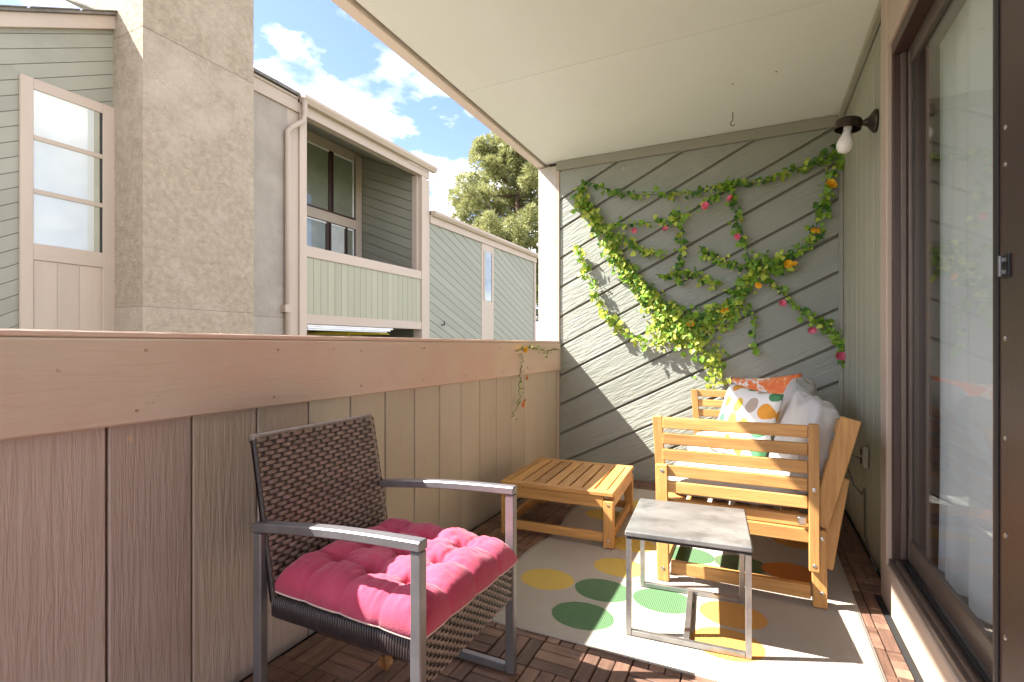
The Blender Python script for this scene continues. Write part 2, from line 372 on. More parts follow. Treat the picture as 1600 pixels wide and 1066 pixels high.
# door-side wall
XD = .468
sw = thing('side_wall', 'narrow grey-green grooved wall carrying the lamp beside the door trim', 'wall', (XW, 3.3, 0))
MB().box(XW+.014, XW+.12, 2.46, YE+.1, -.18, ZC).build('backing', P_GROOVE, sw)
yy = YE-.026
while yy > 2.58:
    y0 = max(yy-.152, 2.553)
    MB().prism(rect(y0+.0025, yy-.0025, -.02, ZC-.034), frXn(XW), .013, .003).build('board', P_SIDE, sw); yy -= .152
MB().box(XD, XW+.013, 2.45, 2.551, -.02, ZC-.001).build('trim_board', P_TRIM, sw, .004)
MB().box(XD-.002, XW+.10, -1.5, 2.449, -.03, .168).build('sill_board', P_TRIMY, sw, .005)
MB().box(XD+.005, XW+.10, -1.5, 2.449, 2.215, ZC-.001).build('header_board', P_TRIMY, sw, .004)

# sliding door
Y0D, Y1D = 1.60, 2.448
dr = thing('sliding_door', 'brown framed sliding glass patio door with a reflecting pane', 'door', (XW, 2.0, .17))
MB().box(.484, .63, Y1D-.022, Y1D-.0005, .191, 2.164).build('jamb', BROWN, dr, .003)
MB().box(.508, .526, Y1D-.032, Y1D-.0225, .205, 2.163).build('jamb_track', BRONZE, dr, .002)
MB().box(.475, .70, -1.5, Y1D-.0005, .1685, .19).build('threshold', BRONZE, dr, .002)
for xx in (.487, .513, .56): MB().box(xx, xx+.010, -1.5, Y1D-.05, .1905, .204).build('track_rib', BLACK if xx == .513 else BRONZE, dr, .001)
MB().box(.484, .63, -1.5, Y1D-.0005, 2.165, 2.213).build('head', BROWN, dr, .003)
def panel(ya, yb, x0, x1, m, st=.055):
    MB().box(x0, x1, ya, ya+st, .206, 2.164).build('stile', m, dr, .003)
    MB().box(x0, x1, yb-st, yb, .206, 2.164).build('stile', m, dr, .003)
    MB().box(x0+.001, x1-.001, ya+st, yb-st, .2065, .29).build('rail', m, dr, .003)
    MB().box(x0+.001, x1-.001, ya+st, yb-st, 2.10, 2.1635).build('rail', m, dr, .003)
    xm = (x0+x1)/2
    MB().box(x0+.009, x0+.016, ya+st-.0, ya+st+.010, .291, 2.099).build('gasket', BLACK, dr)
    MB().box(x0+.009, x0+.016, yb-st-.010, yb-st, .291, 2.099).build('gasket', BLACK, dr)
    MB().box(xm-.002, xm+.002, ya+st+.0, yb-st-.0, .29, 2.10).build('pane', GLASS, dr)
panel(1.47, 2.4245, .528, .548, BRONZE, .034)
# brown security-door stile standing in front, with its screws and keeper
MB().box(.487, .520, 1.10, 1.515, .206, 2.164).build('door_leaf', BROWN, dr, .003)
MB().box(.4835, .4868, 1.476, 1.494, .206, 2.164).build('edge_strip', BLACK, dr, .001)
for zz in (1.50, 1.035+.385, 1.045, .62, .83, .40):
    MB().lathe([(.0055,0),(.0055,.0015),(.003,.003)], 12, Matrix.Translation((.487,1.445,zz)) @ Matrix.Rotation(R(-90),4,'Y')).build('screw', STEEL, dr)
LATCH = mat('latch_steel', (.20,.19,.185), rough=.4, metal=.6)
kp = MB().box(.483, .487, 1.420, 1.452, 1.175, 1.225).build('keeper', BLACK, dr, .001)
MB().box(.476, .483, 1.428, 1.444, 1.182, 1.192).build('keeper_lug', LATCH, kp, .001)
MB().box(.476, .483, 1.428, 1.444, 1.208, 1.218).build('keeper_lug', LATCH, kp, .001)
MB().tube([(.4745,1.436,1.178),(.4745,1.436,1.222)], .004, 10).build('keeper_pin', LATCH, kp)

# room behind the door
RM = mat('room_wall', (.72,.70,.66), rough=.8)
rm = MB()
rm.box(3.4, 3.5, -1.5, 4.2, -.1, .6); rm.box(3.4, 3.5, -1.5, 4.2, 2.25, ZC); rm.box(3.4, 3.5, -1.5, 1.2, .6, 2.25); rm.box(3.4, 3.5, 3.9, 4.2, .6, 2.25); rm.box(.75, 3.4, 4.1, 4.2, -.1, ZC); rm.box(.75, 3.4, -1.6, -1.5, -.1, ZC)  # opening in the unseen far wall added to let skylight backlight the curtain
tag(rm.build('room_walls', RM), kind='structure')
tag(MB().box(.72, 3.399, -1.5, 4.099, -.1, .15).build('room_floor', mat('room_carpet', (.36,.33,.29), rough=.95, bump=.4, bscale=120)), kind='structure')
# curtain
CURT = mat('curtain_cloth', (.86,.86,.84), (.80,.80,.79), .8, 3)
nt = CURT.node_tree; tr = N(nt,'ShaderNodeBsdfTranslucent'); tr.inputs[0].default_value = (.88,.88,.87,1); ms = N(nt,'ShaderNodeMixShader'); ms.inputs[0].default_value = .5
nt.links.new(nt.nodes['Principled BSDF'].outputs[0], ms.inputs[1]); nt.links.new(tr.outputs[0], ms.inputs[2]); nt.links.new(ms.outputs[0], nt.nodes['Material Output'].inputs[0])
c = MB(); ny, nz_ = 260, 24; o = 0
for j in range(nz_+1):
    z = .19+(2.18-.19)*j/nz_
    for i in range(ny+1):
        u = i/ny; yv = 1.75+2.0*u; f = 1-.55*(j/nz_)
        xx = .635+.026*f*math.sin(u*72+.7*math.sin(u*19)+.25*math.sin(j*.3))+.016*math.sin(u*22+j*.05)
        c.v.append((xx, yv+.012*f*math.sin(u*100), z))
for j in range(nz_):
    for i in range(ny): a = j*(ny+1)+i; c.f.append((a, a+1, a+ny+2, a+ny+1))
tag(c.build('curtain', CURT, None, smooth=True), 'sheer white floor-length curtain hanging behind the door glass', 'curtain')

# ------------------------------------------------------------------ neighbouring building
XN = -6.8
nb = thing('neighbour_building', 'two-storey neighbour building with green siding, stucco chimney and recessed balcony', 'building', (XN, 7, -1.25))
def rk(y): return 4.21+.54*(y-2.36)
MB().box(XN-.2, XN-.022, -2.5, 3.3, -1.25, 1.7).build('wall', P_GROOVE, nb)
MB().prism([(-2.5,1.7),(4.6,1.7),(4.6,rk(4.6)),(-2.5,rk(-2.5))], frX(XN-.022), .15, 0).build('wall', P_GROOVE, nb)
boards(nb, strips([(-.3,.6),(3.36,.6),(3.36,rk(3.36)),(-.3,rk(-.3))], math.atan(.543), .138, .004, .04), frX(XN), P_NL, .02, .0035, .001)
# rake fascia and roof
def rakebeam(x0, x1, off0, off1, ya=-2.5, yb=3.36):
    vs = [Vector((x, y, rk(y)+o)) for x in (x0,x1) for y in (ya,yb) for o in (off0,off1)]
    return MB().add(vs, [(0,1,3,2),(4,6,7,5),(0,4,5,1),(2,3,7,6),(0,2,6,4),(1,5,7,3)])
rakebeam(XN-.03, XN+.05, -.005, .150).build('rake_fascia', P_TRIMY, nb, .004)
rf = rakebeam(XN-3.0, XN+.085, .151, .185, -2.5, 3.36).build('roof', SHINGLE, nb, .003)
for k in range(9):
    y0 = -.6+k*.45; rakebeam(XN-3.0, XN+.10, .186, .20, y0, y0+.43).build('shingle_course', SHINGLE, rf, .003)
# tall window with beige panel
wy0, wy1 = 2.495, 3.345
def xb(y0, y1, z0, z1, p0, p1, name, m, par, bev=.003): return MB().box(XN+p0, XN+p1, y0, y1, z0, z1).build(name, m, par, bev)
wd = xb(wy0, wy1, .3, 3.81, .001, .018, 'window', P_TRIM, nb)
xb(wy0, wy0+.105, .3, 3.812, .0185, .036, 'frame', P_TRIM, wd); xb(3.222, wy1, .3, 3.812, .0185, .036, 'frame', P_TRIM, wd)
xb(wy0+.1055, 3.2215, 3.70, 3.811, .0185, .035, 'frame', P_TRIMY, wd)
xb(wy0+.1055, 3.2215, 1.925, 2.095, .0185, .035, 'frame', P_TRIMY, wd)
for zz in (3.175, 2.615): xb(wy0+.1055, 3.2215, zz, zz+.05, .0185, .034, 'mullion', P_TRIMY, wd)
BLIND = mat('blind', (.80,.79,.75), (.76,.75,.71), .5)
xb(wy0+.1055, 3.14, 2.096, 3.699, .0186, .0215, 'blind', BLIND, wd, 0)
xb(3.141, 3.2215, 2.096, 3.699, .0186, .0205, 'blind_gap', mat('warm_jamb', (.60,.55,.44)), wd, 0)
xb(3.195, 3.2215, 2.096, 3.699, .0206, .0215, 'dark_gap', mat('dark_glass_gap', (.05,.055,.055), rough=.1), wd, 0)
for za, zb in ((2.096,2.614),(2.666,3.174),(3.226,3.699)): xb(wy0+.106, 3.221, za, zb, .024, .028, 'pane', GLASS_W, wd, 0)
for k in range(3): xb(wy0+.11+k*.2, wy0+.11+k*.2+.196, .4, 1.92, .0186, .023, 'panel_board', P_TRIM, wd, .002)
# chimney
ch = thing('x', None, None); bpy.data.objects.remove(ch)
yc0, yc1 = 3.338, 4.735
cm = MB()
def stucco_box(x0, x1, y0, y1, z0, z1, m, name, n=.006):
    b = MB(); NX, NY, NZ = 8, 12, 60
    def face(f, a, bn):
        o = len(b.v)
        for i in range(a+1):
            for j in range(bn+1):
                p = f(i/a, j/bn); q = noise.noise(Vector(p)*6)*n; b.v.append((p[0]+q, p[1]-q*.3, p[2]))
        for i in range(a):
            for j in range(bn): b.f.append((o+i*(bn+1)+j, o+(i+1)*(bn+1)+j, o+(i+1)*(bn+1)+j+1, o+i*(bn+1)+j+1))
    L_ = lambda a, c, t: a+(c-a)*t
    face(lambda s, t: (x1, L_(y0,y1,s), L_(z0,z1,t)), NY, NZ); face(lambda s, t: (L_(x0,x1,s), y0, L_(z0,z1,t)), NX, NZ)
    face(lambda s, t: (L_(x0,x1,s), y1, L_(z0,z1,t)), NX, NZ); face(lambda s, t: (x0, L_(y0,y1,s), L_(z0,z1,t)), NY, NZ)
    face(lambda s, t: (L_(x0,x1,s), L_(y0,y1,t), z1), NX, NY)
    return b.build(name, m, nb, smooth=False)
chim = stucco_box(XN-.4, -6.2, yc0, yc1, -1.25, 1.47, STUCCO, 'chimney')
stucco_box(XN-.4, -6.2, yc0, yc1, 1.474, 4.615, STUCCO, 'chimney')
stucco_box(XN-.4, -6.2, yc0, yc1, 4.62, 7.6, STUCCO, 'chimney')
MB().box(XN-.39, -6.212, yc0+.012, yc1-.012, -1.2, 7.5).build('chimney_core', P_GROOVE, nb)
# stucco wall between chimney and balcony
MB().box(XN-.25, XN, 4.70, 5.80, -1.25, 1.475).build('stucco_wall', STUCCO_G, nb)
MB().box(XN-.25, XN+.0005, 4.70, 5.80, 1.479, 4.86).build('stucco_wall', STUCCO_G, nb)
MB().box(XN-.1, XN+.035, 4.70, 5.98, 4.86, 5.06).build('eave_fascia', P_TRIMY, nb, .003)
MB().box(XN-.1, XN+.055, 4.70, 5.975, 5.061, 5.10).build('eave_fascia', P_TRIMY, nb, .003)
def roofslab(x0, x1, y0, y1, z, rise, m=SHINGLE, th=.05):
    vs = [Vector((x, y, z+(rise if x == x0 else 0)+q)) for x in (x0,x1) for y in (y0,y1) for q in (0, th)]
    return MB().add(vs, [(0,1,3,2),(4,6,7,5),(0,4,5,1),(2,3,7,6),(0,2,6,4),(1,5,7,3)])
roofslab(-11.5, XN+.10, 4.70, 5.985, 5.105, 2.3).build('roof', SHINGLE, nb, .004)
roofslab(-11.5, XN+.02, 5.99, 9.70, 5.10, 2.3).build('roof', SHINGLE, nb, .004)
MB().box(-11.5, -8.72, 4.7, 9.69, -1.25, 6.0).build('wall', STUCCO_G, nb)
# balcony post boards, soffit, gutter, downspout
MB().box(XN-.2, XN-.002, 5.801, 6.02, -1.25, 4.86).build('corner_board', P_TRIM, nb, .003)
MB().box(XN-.20, XN+.03, 6.021, 6.17, -1.25, 4.86).build('corner_board', P_TRIM, nb, .003)
MB().box(XN-.20, XN+.03, 9.42, 9.60, -1.25, 4.86).build('corner_board', P_TRIM, nb, .003)
MB().box(XN-.10, XN+.012, 9.605, 9.74, -1.25, 4.83).build('corner_board', P_TRIM, nb, .003)
MB().box(XN-.12, XN+.036, 5.985, 9.70, 4.861, 5.03).build('balcony_fascia', P_TRIMY, nb, .003)
roofslab(-8.75, XN-.121, 5.985, 9.70, 4.875, .80, P_NI, .06).build('soffit', P_NI, nb)
gut = MB().prism([(XN+.037,5.03),(XN+.12,5.03),(XN+.165,5.10),(XN+.165,5.15),(XN+.037,5.15)], (lambda u, v, w: Vector((u, 9.85+w, v))), 3.84, 0).build('gutter', P_TRIMY, nb, .004)
def path_tube(pts, w, d, name, m, par): return MB().tube(pts, w, 10).build(name, m, par, smooth=True)
ds = []
for p in [(XN+.11,6.05,5.06),(XN+.11,6.05,4.86),(XN+.10,6.03,4.72),(XN+.07,5.84,4.56),(XN+.05,5.76,4.46),(XN+.05,5.76,4.30),(XN+.05,5.76,-1.2)]: ds.append(p)
dsp = path_tube(ds, .042, 0, 'downspout', P_TRIM, nb)
MB().box(XN+.001, XN+.10, 5.68, 5.80, 1.56, 1.68).build('bracket', P_TRIM, dsp, .004)
# guard panel
MB().box(XN-.06, XN+.022, 6.171, 9.419, 2.524, 2.706).build('guard_rail', P_TRIMY, nb, .003)
for k in range(20):
    y0 = 6.18+k*.1618; MB().prism(rect(y0+.003, min(y0+.159, 9.415), 1.562, 2.523), frX(XN+.0), .02, .003).build('board', P_NV, nb)
MB().box(XN-.05, XN-.021, 6.172, 9.418, 1.5, 2.53).build('guard_core', P_GROOVE, nb)
MB().box(XN-.06, XN+.020, 6.171, 9.419, 1.395, 1.561).build('guard_beam', P_TRIMY, nb, .003)
MB().box(-8.7, XN-.061, 5.99, 9.6, 1.40, 1.6).build('balcony_deck', P_NI, nb)
# rolled shade and yellow object under the balcony
for k, (z0, z1, p) in enumerate(((1.350,1.388,.0),(1.315,1.349,.012),(1.290,1.314,.004))):
    MB().box(XN-.06, XN+.004+p, 6.20, 8.45-.10*k, z0, z1).build('rolled_shade', WHITE, nb, .006)
um = MB().lathe([(.02,.0),(.55,-.05),(.85,-.10),(.85,-.12),(.02,-.03)], 8, Matrix.Translation((XN-.95, 8.15, 1.385)))
um.tube([(XN-.95,8.15,1.36),(XN-.95,8.15,-1.22)], .02, 8)
tag(um.build('patio_umbrella', mat('yellow_canvas', (.72,.56,.03), rough=.8)), 'yellow patio umbrella under the neighbour balcony', 'umbrella')
# balcony interior: far side wall and window wall
MB().prism([(-8.6,-1.25),(XN-.201,-1.25),(XN-.201,4.90),(-8.6,5.70)], frYn(9.402), .15).build('wall', P_GROOVE, nb)
boards(nb, strips([(-8.5,1.6),(XN-.20,1.6),(XN-.20,4.905),(-8.5,5.60)], -math.atan(.385), .205, .010, .05), frYn(9.38), P_NI, .02, .003, .001)
MB().box(XN-.199, XN-.062, 9.35, 9.419, 1.6, 4.86).build('corner_board', P_TRIM, nb, .003)
MB().box(-8.7, -8.53, 5.8, 9.41, -1.25, 5.75).build('wall', P_TRIM, nb)
MB().box(-8.7, XN-.2, 5.80, 5.95, -1.25, 4.95).build('wall', P_NI, nb)
XR = -8.5
def win(y0, y1, z0, z1, panes):
    w = MB().box(XR-.03, XR+.002, y0-.05, y1+.05, z0-.05, z1+.05).build('window', BROWN, nb, .003)
    for (ya, yb, m) in panes:
        MB().box(XR+.0025, XR+.004, ya, yb, z0, z1).build('blind', m, w)
        MB().box(XR+.022, XR+.025, ya, yb, z0, z1).build('pane', GLASS_W, w)
        MB().box(XR+.0025, XR+.03, ya, yb, z1, z1+.035).build('frame', WHITE, w)
        MB().box(XR+.0025, XR+.03, yb, yb+.035, z0, z1+.034).build('frame', WHITE if yb > 8.9 else BROWN, w)
        MB().box(XR+.0025, XR+.03, ya-.035, ya, z0, z1+.034).build('frame', BROWN, w)
BL1 = mat('blind_olive', (.27,.265,.20), rough=.7); BL2 = mat('blind_grey', (.42,.44,.42), rough=.7)
win(6.3, 9.10, 4.02, 5.30, [(6.35,8.33,BL1),(8.47,9.06,BL1)])
win(6.3, 9.10, 2.60, 3.70, [(6.35,8.25,BL2),(8.40,8.82,WHITE),(8.90,9.06,BL1)])
MB().box(XR-.02, XR+.035, 5.96, 9.30, 3.755, 3.965).build('transom', P_TRIMY, nb, .003)
MB().box(XR-.02, XR+.036, 9.17, 9.36, 1.6, 5.5).build('jamb_board', P_TRIM, nb, .003)
# far section with diagonal siding
MB().box(XN-.25, XN-.022, 9.75, 15.95, -1.25, 4.0).build('wall', P_GROOVE, nb)
yS0, yS1 = onX(752, 400, XN).y, onX(771, 400, XN).y
boards(nb, strips(rect(9.745, yS0, .2, 3.86), -math.atan(.39), .20, .010, .06), frX(XN), P_NF, .02, .003, .001)
boards(nb, strips(rect(yS1, 15.88, .2, 3.86), -math.atan(.39), .20, .010, .06), frX(XN), P_NF, .02, .003, .001)
MB().box(XN-.1, XN+.03, 15.885, 16.02, -1.25, 3.86).build('corner_board', P_TRIM, nb, .003)
MB().box(XN-.1, XN+.04, 9.75, 16.05, 3.861, 4.05).build('eave_fascia', P_TRIMY, nb, .003)
MB().prism([(XN+.041,4.03),(XN+.10,4.03),(XN+.15,4.09),(XN+.15,4.15),(XN+.041,4.15)], (lambda u, v, w: Vector((u, 16.1+w, v))), 6.34, 0).build('gutter', P_TRIMY, nb, .004)
roofslab(-10.5, XN+.03, 9.75, 16.05, 4.10, .7).build('roof', SHINGLE, nb, .004)
sl = MB().box(XN-.02, XN+.012, yS0+.003, yS1-.003, .2, 3.858).build('slit_window', P_TRIM, nb, .003)
ya, yb = yS0+.16, yS1-.14
for (za, zb) in ((2.96,3.66),(2.28,2.94)):
    MB().box(XN+.0125, XN+.014, ya, yb, za, zb).build('blind', mat('slit_dark', (.22,.26,.28), rough=.3), sl); MB().box(XN+.016, XN+.019, ya, yb, za, zb).build('pane', GLASS_W, sl)
    MB().box(XN+.0125, XN+.03, ya-.04, ya, za, zb).build('frame', P_TRIM, sl); MB().box(XN+.0125, XN+.03, yb, yb+.04, za, zb).build('frame', P_TRIM, sl)
pz = onX(690, 508, XN)
sp = MB().tube([(XN-.01,pz.y,pz.z),(XN+.08,pz.y,pz.z),(XN+.08,pz.y,pz.z+.10)], .018, 8).build('vent_pipe', BROWN, nb, smooth=True)

# ------------------------------------------------------------------ pine tree
def pine(bx, by, H, RW, seed, label):
    rg = random.Random(seed); t = thing('pine_tree', label, 'tree', (bx, by, -1.25))
    pts = [(bx+.1*math.sin(k*.9), by+.1*math.cos(k*1.3), -1.25+H*.95*k/10) for k in range(11)]
    tk = MB().tube(pts, [.26*(1-k/11)+.02 for k in range(11)], 9)
    cents = []
    for k in range(64):
        f = .28+.68*k/64; z = -1.25+H*f; a = k*2.4+rg.uniform(-.4,.4); ln = RW*min(1.0, 1.5*(1-f)**.62+.10)*rg.uniform(.72,1.05)
        p0 = Vector((bx, by, z)); p1 = p0+Vector((math.cos(a)*ln, math.sin(a)*ln, ln*.18+rg.uniform(-.2,.3)))
        tk.tube([p0, p0.lerp(p1,.5)-Vector((0,0,.1)), p1], [.06,.04,.012], 5)
        for s in (.3,.45,.6,.75,.88,1.0,1.0,.8,.9):
            q = p0.lerp(p1, s)+Vector((rg.gauss(0,.27),rg.gauss(0,.27),rg.gauss(.06,.2))); cents.append((q, rg.uniform(.24,.46)))
    tk.build('trunk', mat('bark', (.16,.10,.065), (.09,.06,.04), .95, 6, bump=.8, bscale=18), t, smooth=True)
    lf = MB()
    for q, r in cents:
        for k in range(210):
            d = Vector((rg.gauss(0,1), rg.gauss(0,1), rg.gauss(.25,.9))).normalized(); a = q+d*r*rg.uniform(.35,.75); e = a+(d+Vector((rg.gauss(0,.35),rg.gauss(0,.35),rg.gauss(.15,.3)))).normalized()*rg.uniform(.12,.22)
            s = d.orthogonal().normalized(); s.rotate(Quaternion(d, rg.uniform(0,6.28))); w = rg.uniform(.02,.038)
            o = len(lf.v); lf.v += [tuple(a-s*w), tuple(a+s*w), tuple(e)]; lf.f.append((o,o+1,o+2))
    me = bpy.data.meshes.new('crown'); me.from_pydata([tuple(Vector(v)-ORG[t.name]) for v in lf.v], [], lf.f)
    mm = leaf_mat('pine_needles', (.34,.33,.14), (.22,.24,.09)); me.materials.append(mm)
    ob = bpy.data.objects.new('crown', me); COL.objects.link(ob); ob.parent = t; ob['kind'] = 'stuff'
pine(-9.3, 19.9, 11.4, 3.3, 5, 'tall pine tree with bushy olive needles rising behind the low roof')

# ------------------------------------------------------------------ rug
RX0, RX1, RY0, RY1 = -1.0, .36, 1.655, 3.62
rug = MB(); nx, nyy = 60, 84
for j in range(nyy+1):
    for i in range(nx+1):
        u, v = i/nx, j/nyy
        x = RX0+(RX1-RX0)*u; yv = RY0+(RY1-RY0)*v
        if u < .02: x += .02*math.sin(v*17)
        z = .0135+.0015*(1+math.sin(x*9+yv*4))
        if u < .05: z += .008*max(0, math.sin(v*21))*(1-u/.05)
        rug.v.append((x, yv, z))
for j in range(nyy):
    for i in range(nx): a = j*(nx+1)+i; rug.f.append((a, a+1, a+nx+2, a+nx+1))
rm_ = bpy.data.materials.new('rug_weave'); rm_.use_nodes = True; nt = rm_.node_tree; l = nt.links.new; b = nt.nodes['Principled BSDF']
b.inputs['Roughness'].default_value = .85
tcn = N(nt, 'ShaderNodeTexCoord')
wv = N(nt, 'ShaderNodeTexNoise'); wv.inputs['Scale'].default_value = 3
base = N(nt, 'ShaderNodeValToRGB'); base.color_ramp.elements[0].color = (.44,.395,.335,1); base.color_ramp.elements[1].color = (.38,.34,.285,1)
l(tcn.outputs['Object'], wv.inputs['Vector']); l(wv.outputs[0], base.inputs[0]); cur = base.outputs[0]
YEL, GRN, ORG_, OLV = (.58,.41,.085), (.085,.175,.075), (.56,.28,.06), (.11,.17,.07)
dots = [(855,905,YEL),(968,886,YEL),(988,850,YEL),(942,922,GRN),(910,962,GRN),(1036,938,GRN),(1076,868,GRN),(1158,881,OLV),(1235,893,(.60,.20,.03)),(1145,961,ORG_),(1136,1006,ORG_),(946,804,YEL),(1010,790,YEL)]
dp = [(onZ(a, c_, .015).x, onZ(a, c_, .015).y, k) for a, c_, k in dots]
dp += [(-.55,3.28,YEL),(-.25,2.95,GRN),(-.05,3.2,ORG_),(.2,3.0,ORG_),(-.28,3.4,GRN),(.15,3.45,YEL)]
jn = N(nt, 'ShaderNodeTexNoise'); jn.inputs['Scale'].default_value = 140; l(tcn.outputs['Object'], jn.inputs['Vector'])
flat = N(nt, 'ShaderNodeVectorMath', operation='MULTIPLY'); flat.inputs[1].default_value = (1,1.22,0); l(tcn.outputs['Object'], flat.inputs[0])
for (x, yv, k) in dp:
    d = N(nt, 'ShaderNodeVectorMath', operation='DISTANCE'); d.inputs[1].default_value = (x, yv*1.22, 0); l(flat.outputs[0], d.inputs[0])
    jj = N(nt, 'ShaderNodeMath', operation='MULTIPLY_ADD'); jj.inputs[1].default_value = .012; l(jn.outputs[0], jj.inputs[0]); l(d.outputs['Value'], jj.inputs[2])
    lt = N(nt, 'ShaderNodeMath', operation='LESS_THAN'); lt.inputs[1].default_value = .118+.006; l(jj.outputs[0], lt.inputs[0])
    mxx = N(nt, 'ShaderNodeMixRGB'); mxx.inputs[2].default_value = (*k, 1); l(lt.outputs[0], mxx.inputs[0]); l(cur, mxx.inputs[1]); cur = mxx.outputs[0]
l(cur, b.inputs['Base Color'])
w1 = N(nt, 'ShaderNodeTexWave', wave_type='BANDS', bands_direction='Y'); w1.inputs['Scale'].default_value = 70; w1.inputs['Distortion'].default_value = 1.5
w2 = N(nt, 'ShaderNodeTexWave', wave_type='BANDS', bands_direction='X'); w2.inputs['Scale'].default_value = 45; w2.inputs['Distortion'].default_value = 1.0
l(tcn.outputs['Object'], w1.inputs['Vector']); l(tcn.outputs['Object'], w2.inputs['Vector'])
aa = N(nt, 'ShaderNodeMath', operation='ADD'); l(w1.outputs[1], aa.inputs[0]); l(w2.outputs[1], aa.inputs[1])
bp = N(nt, 'ShaderNodeBump'); bp.inputs['Strength'].default_value = .5; bp.inputs['Distance'].default_value = .003; l(aa.outputs[0], bp.inputs['Height']); l(bp.outputs[0], b.inputs['Normal'])
ro = rug.build('rug', rm_, None, smooth=True)
sm = ro.modifiers.new('solid', 'SOLIDIFY'); sm.thickness = .005; sm.offset = -1
tag(ro, 'cream flatweave outdoor rug printed with yellow, green and orange dots', 'rug')

# ------------------------------------------------------------------ coffee table
WX, WY, WZ = wood('x'), wood('y'), wood('z')
ctb = thing('coffee_table', 'square low slatted wooden coffee table in the parapet corner', 'table', (-.955, 2.775, 0), R(3.0))
hw, hd, ht = .305, .31, .298
def B(*a): return MB().box(*a)
for sx in (-1,1):
    for sy in (-1,1):
        x, yv = sx*(hw-.026), sy*(hd-.024)
        zb = .019 if x > -.1 else .012
        lg = B(x-.025, x+.025, yv-.022, yv+.022, zb, ht-.046).build('leg', WZ, ctb, .003, local=True)
        for zz in (.055, ht-.066):
            MB().lathe([(.006,0),(.006,.002),(.002,.003)], 10, Matrix.Translation((x, yv-.022, zz)) @ Matrix.Rotation(R(90),4,'X')).build('bolt', STEEL, lg, local=True)
for sy in (-1,1):
    B(-hw, hw, sy*(hd-.022)-.022, sy*(hd-.022)+.022, ht-.022, ht).build('top_frame', WX, ctb, .003, local=True)
    B(-hw+.053, hw-.053, sy*(hd-.022)-.014, sy*(hd-.022)+.014, ht-.082, ht-.023).build('apron', WX, ctb, .003, local=True)
    B(-hw+.053, hw-.053, sy*(hd-.022)-.012, sy*(hd-.022)+.012, .045, .088).build('stretcher', WX, ctb, .003, local=True)
for sx in (-1,1):
    B(sx*(hw-.019)-.019, sx*(hw-.019)+.019, -hd+.0445, hd-.0445, ht-.022, ht).build('top_frame', WY, ctb, .003, local=True)
    B(sx*(hw-.016)-.014, sx*(hw-.016)+.014, -hd+.048, hd-.048, ht-.082, ht-.023).build('apron', WY, ctb, .003, local=True)
    B(sx*(hw-.022)-.012, sx*(hw-.022)+.012, -hd+.048, hd-.048, .045, .088).build('stretcher', WY, ctb, .003, local=True)
sw_ = (2*hw-.076)/8.0
for k in range(8):
    x0 = -hw+.038+k*sw_; B(x0+.005, x0+sw_-.005, -hd+.0446, hd-.0446, ht-.020, ht-.001).build('slat', WY, ctb, .002, local=True)
B(-hw+.06, hw-.06, -.02, .02, ht-.05, ht-.021).build('cross_bar', WX, ctb, .002, local=True)

# ------------------------------------------------------------------ side table
stb = thing('side_table', 'small square side table with grey stone-look top and steel tube frame', 'table', (-.224, 1.99, .0165), R(4.2))
SLATE = mat('slate_top', (.115,.113,.108), (.20,.195,.185), .42, 5, (1,2.2,1), bump=.2, bscale=45, bdist=.003, c3=(.06,.06,.06), c3scale=7, c3pos=(.5,.72), spec=.5)
STEELT = mat('frame_steel', (.42,.415,.40), (.30,.295,.29), .36, 18, metal=.85, bump=.15, bscale=60, bdist=.002)
hs = .20; tb = .009; hz = .366
B(-hs-.004, hs+.004, -hs-.004, hs+.004, hz-.022, hz).build('table_top', SLATE, stb, .005, local=True)
B(-hs-.001, hs+.001, -hs-.001, hs+.001, hz-.028, hz-.0225).build('edge_band', BLACK, stb, .001, local=True)
for sy in (-1,1):
    for sx in (-1,1): B(sx*(hs-tb)-tb, sx*(hs-tb)+tb, sy*(hs-tb)-tb, sy*(hs-tb)+tb, .0, hz-.029).build('leg', STEELT, stb, .0015, local=True)
    B(-hs+2*tb+.0005, hs-2*tb-.0005, sy*(hs-tb)-tb+.0005, sy*(hs-tb)+tb-.0005, .0005, .018).build('floor_bar', STEELT, stb, .0015, local=True)
B(-.010, .010, -hs+2*tb, hs-2*tb, .001, .0175).build('strut', STEELT, stb, .0015, local=True)

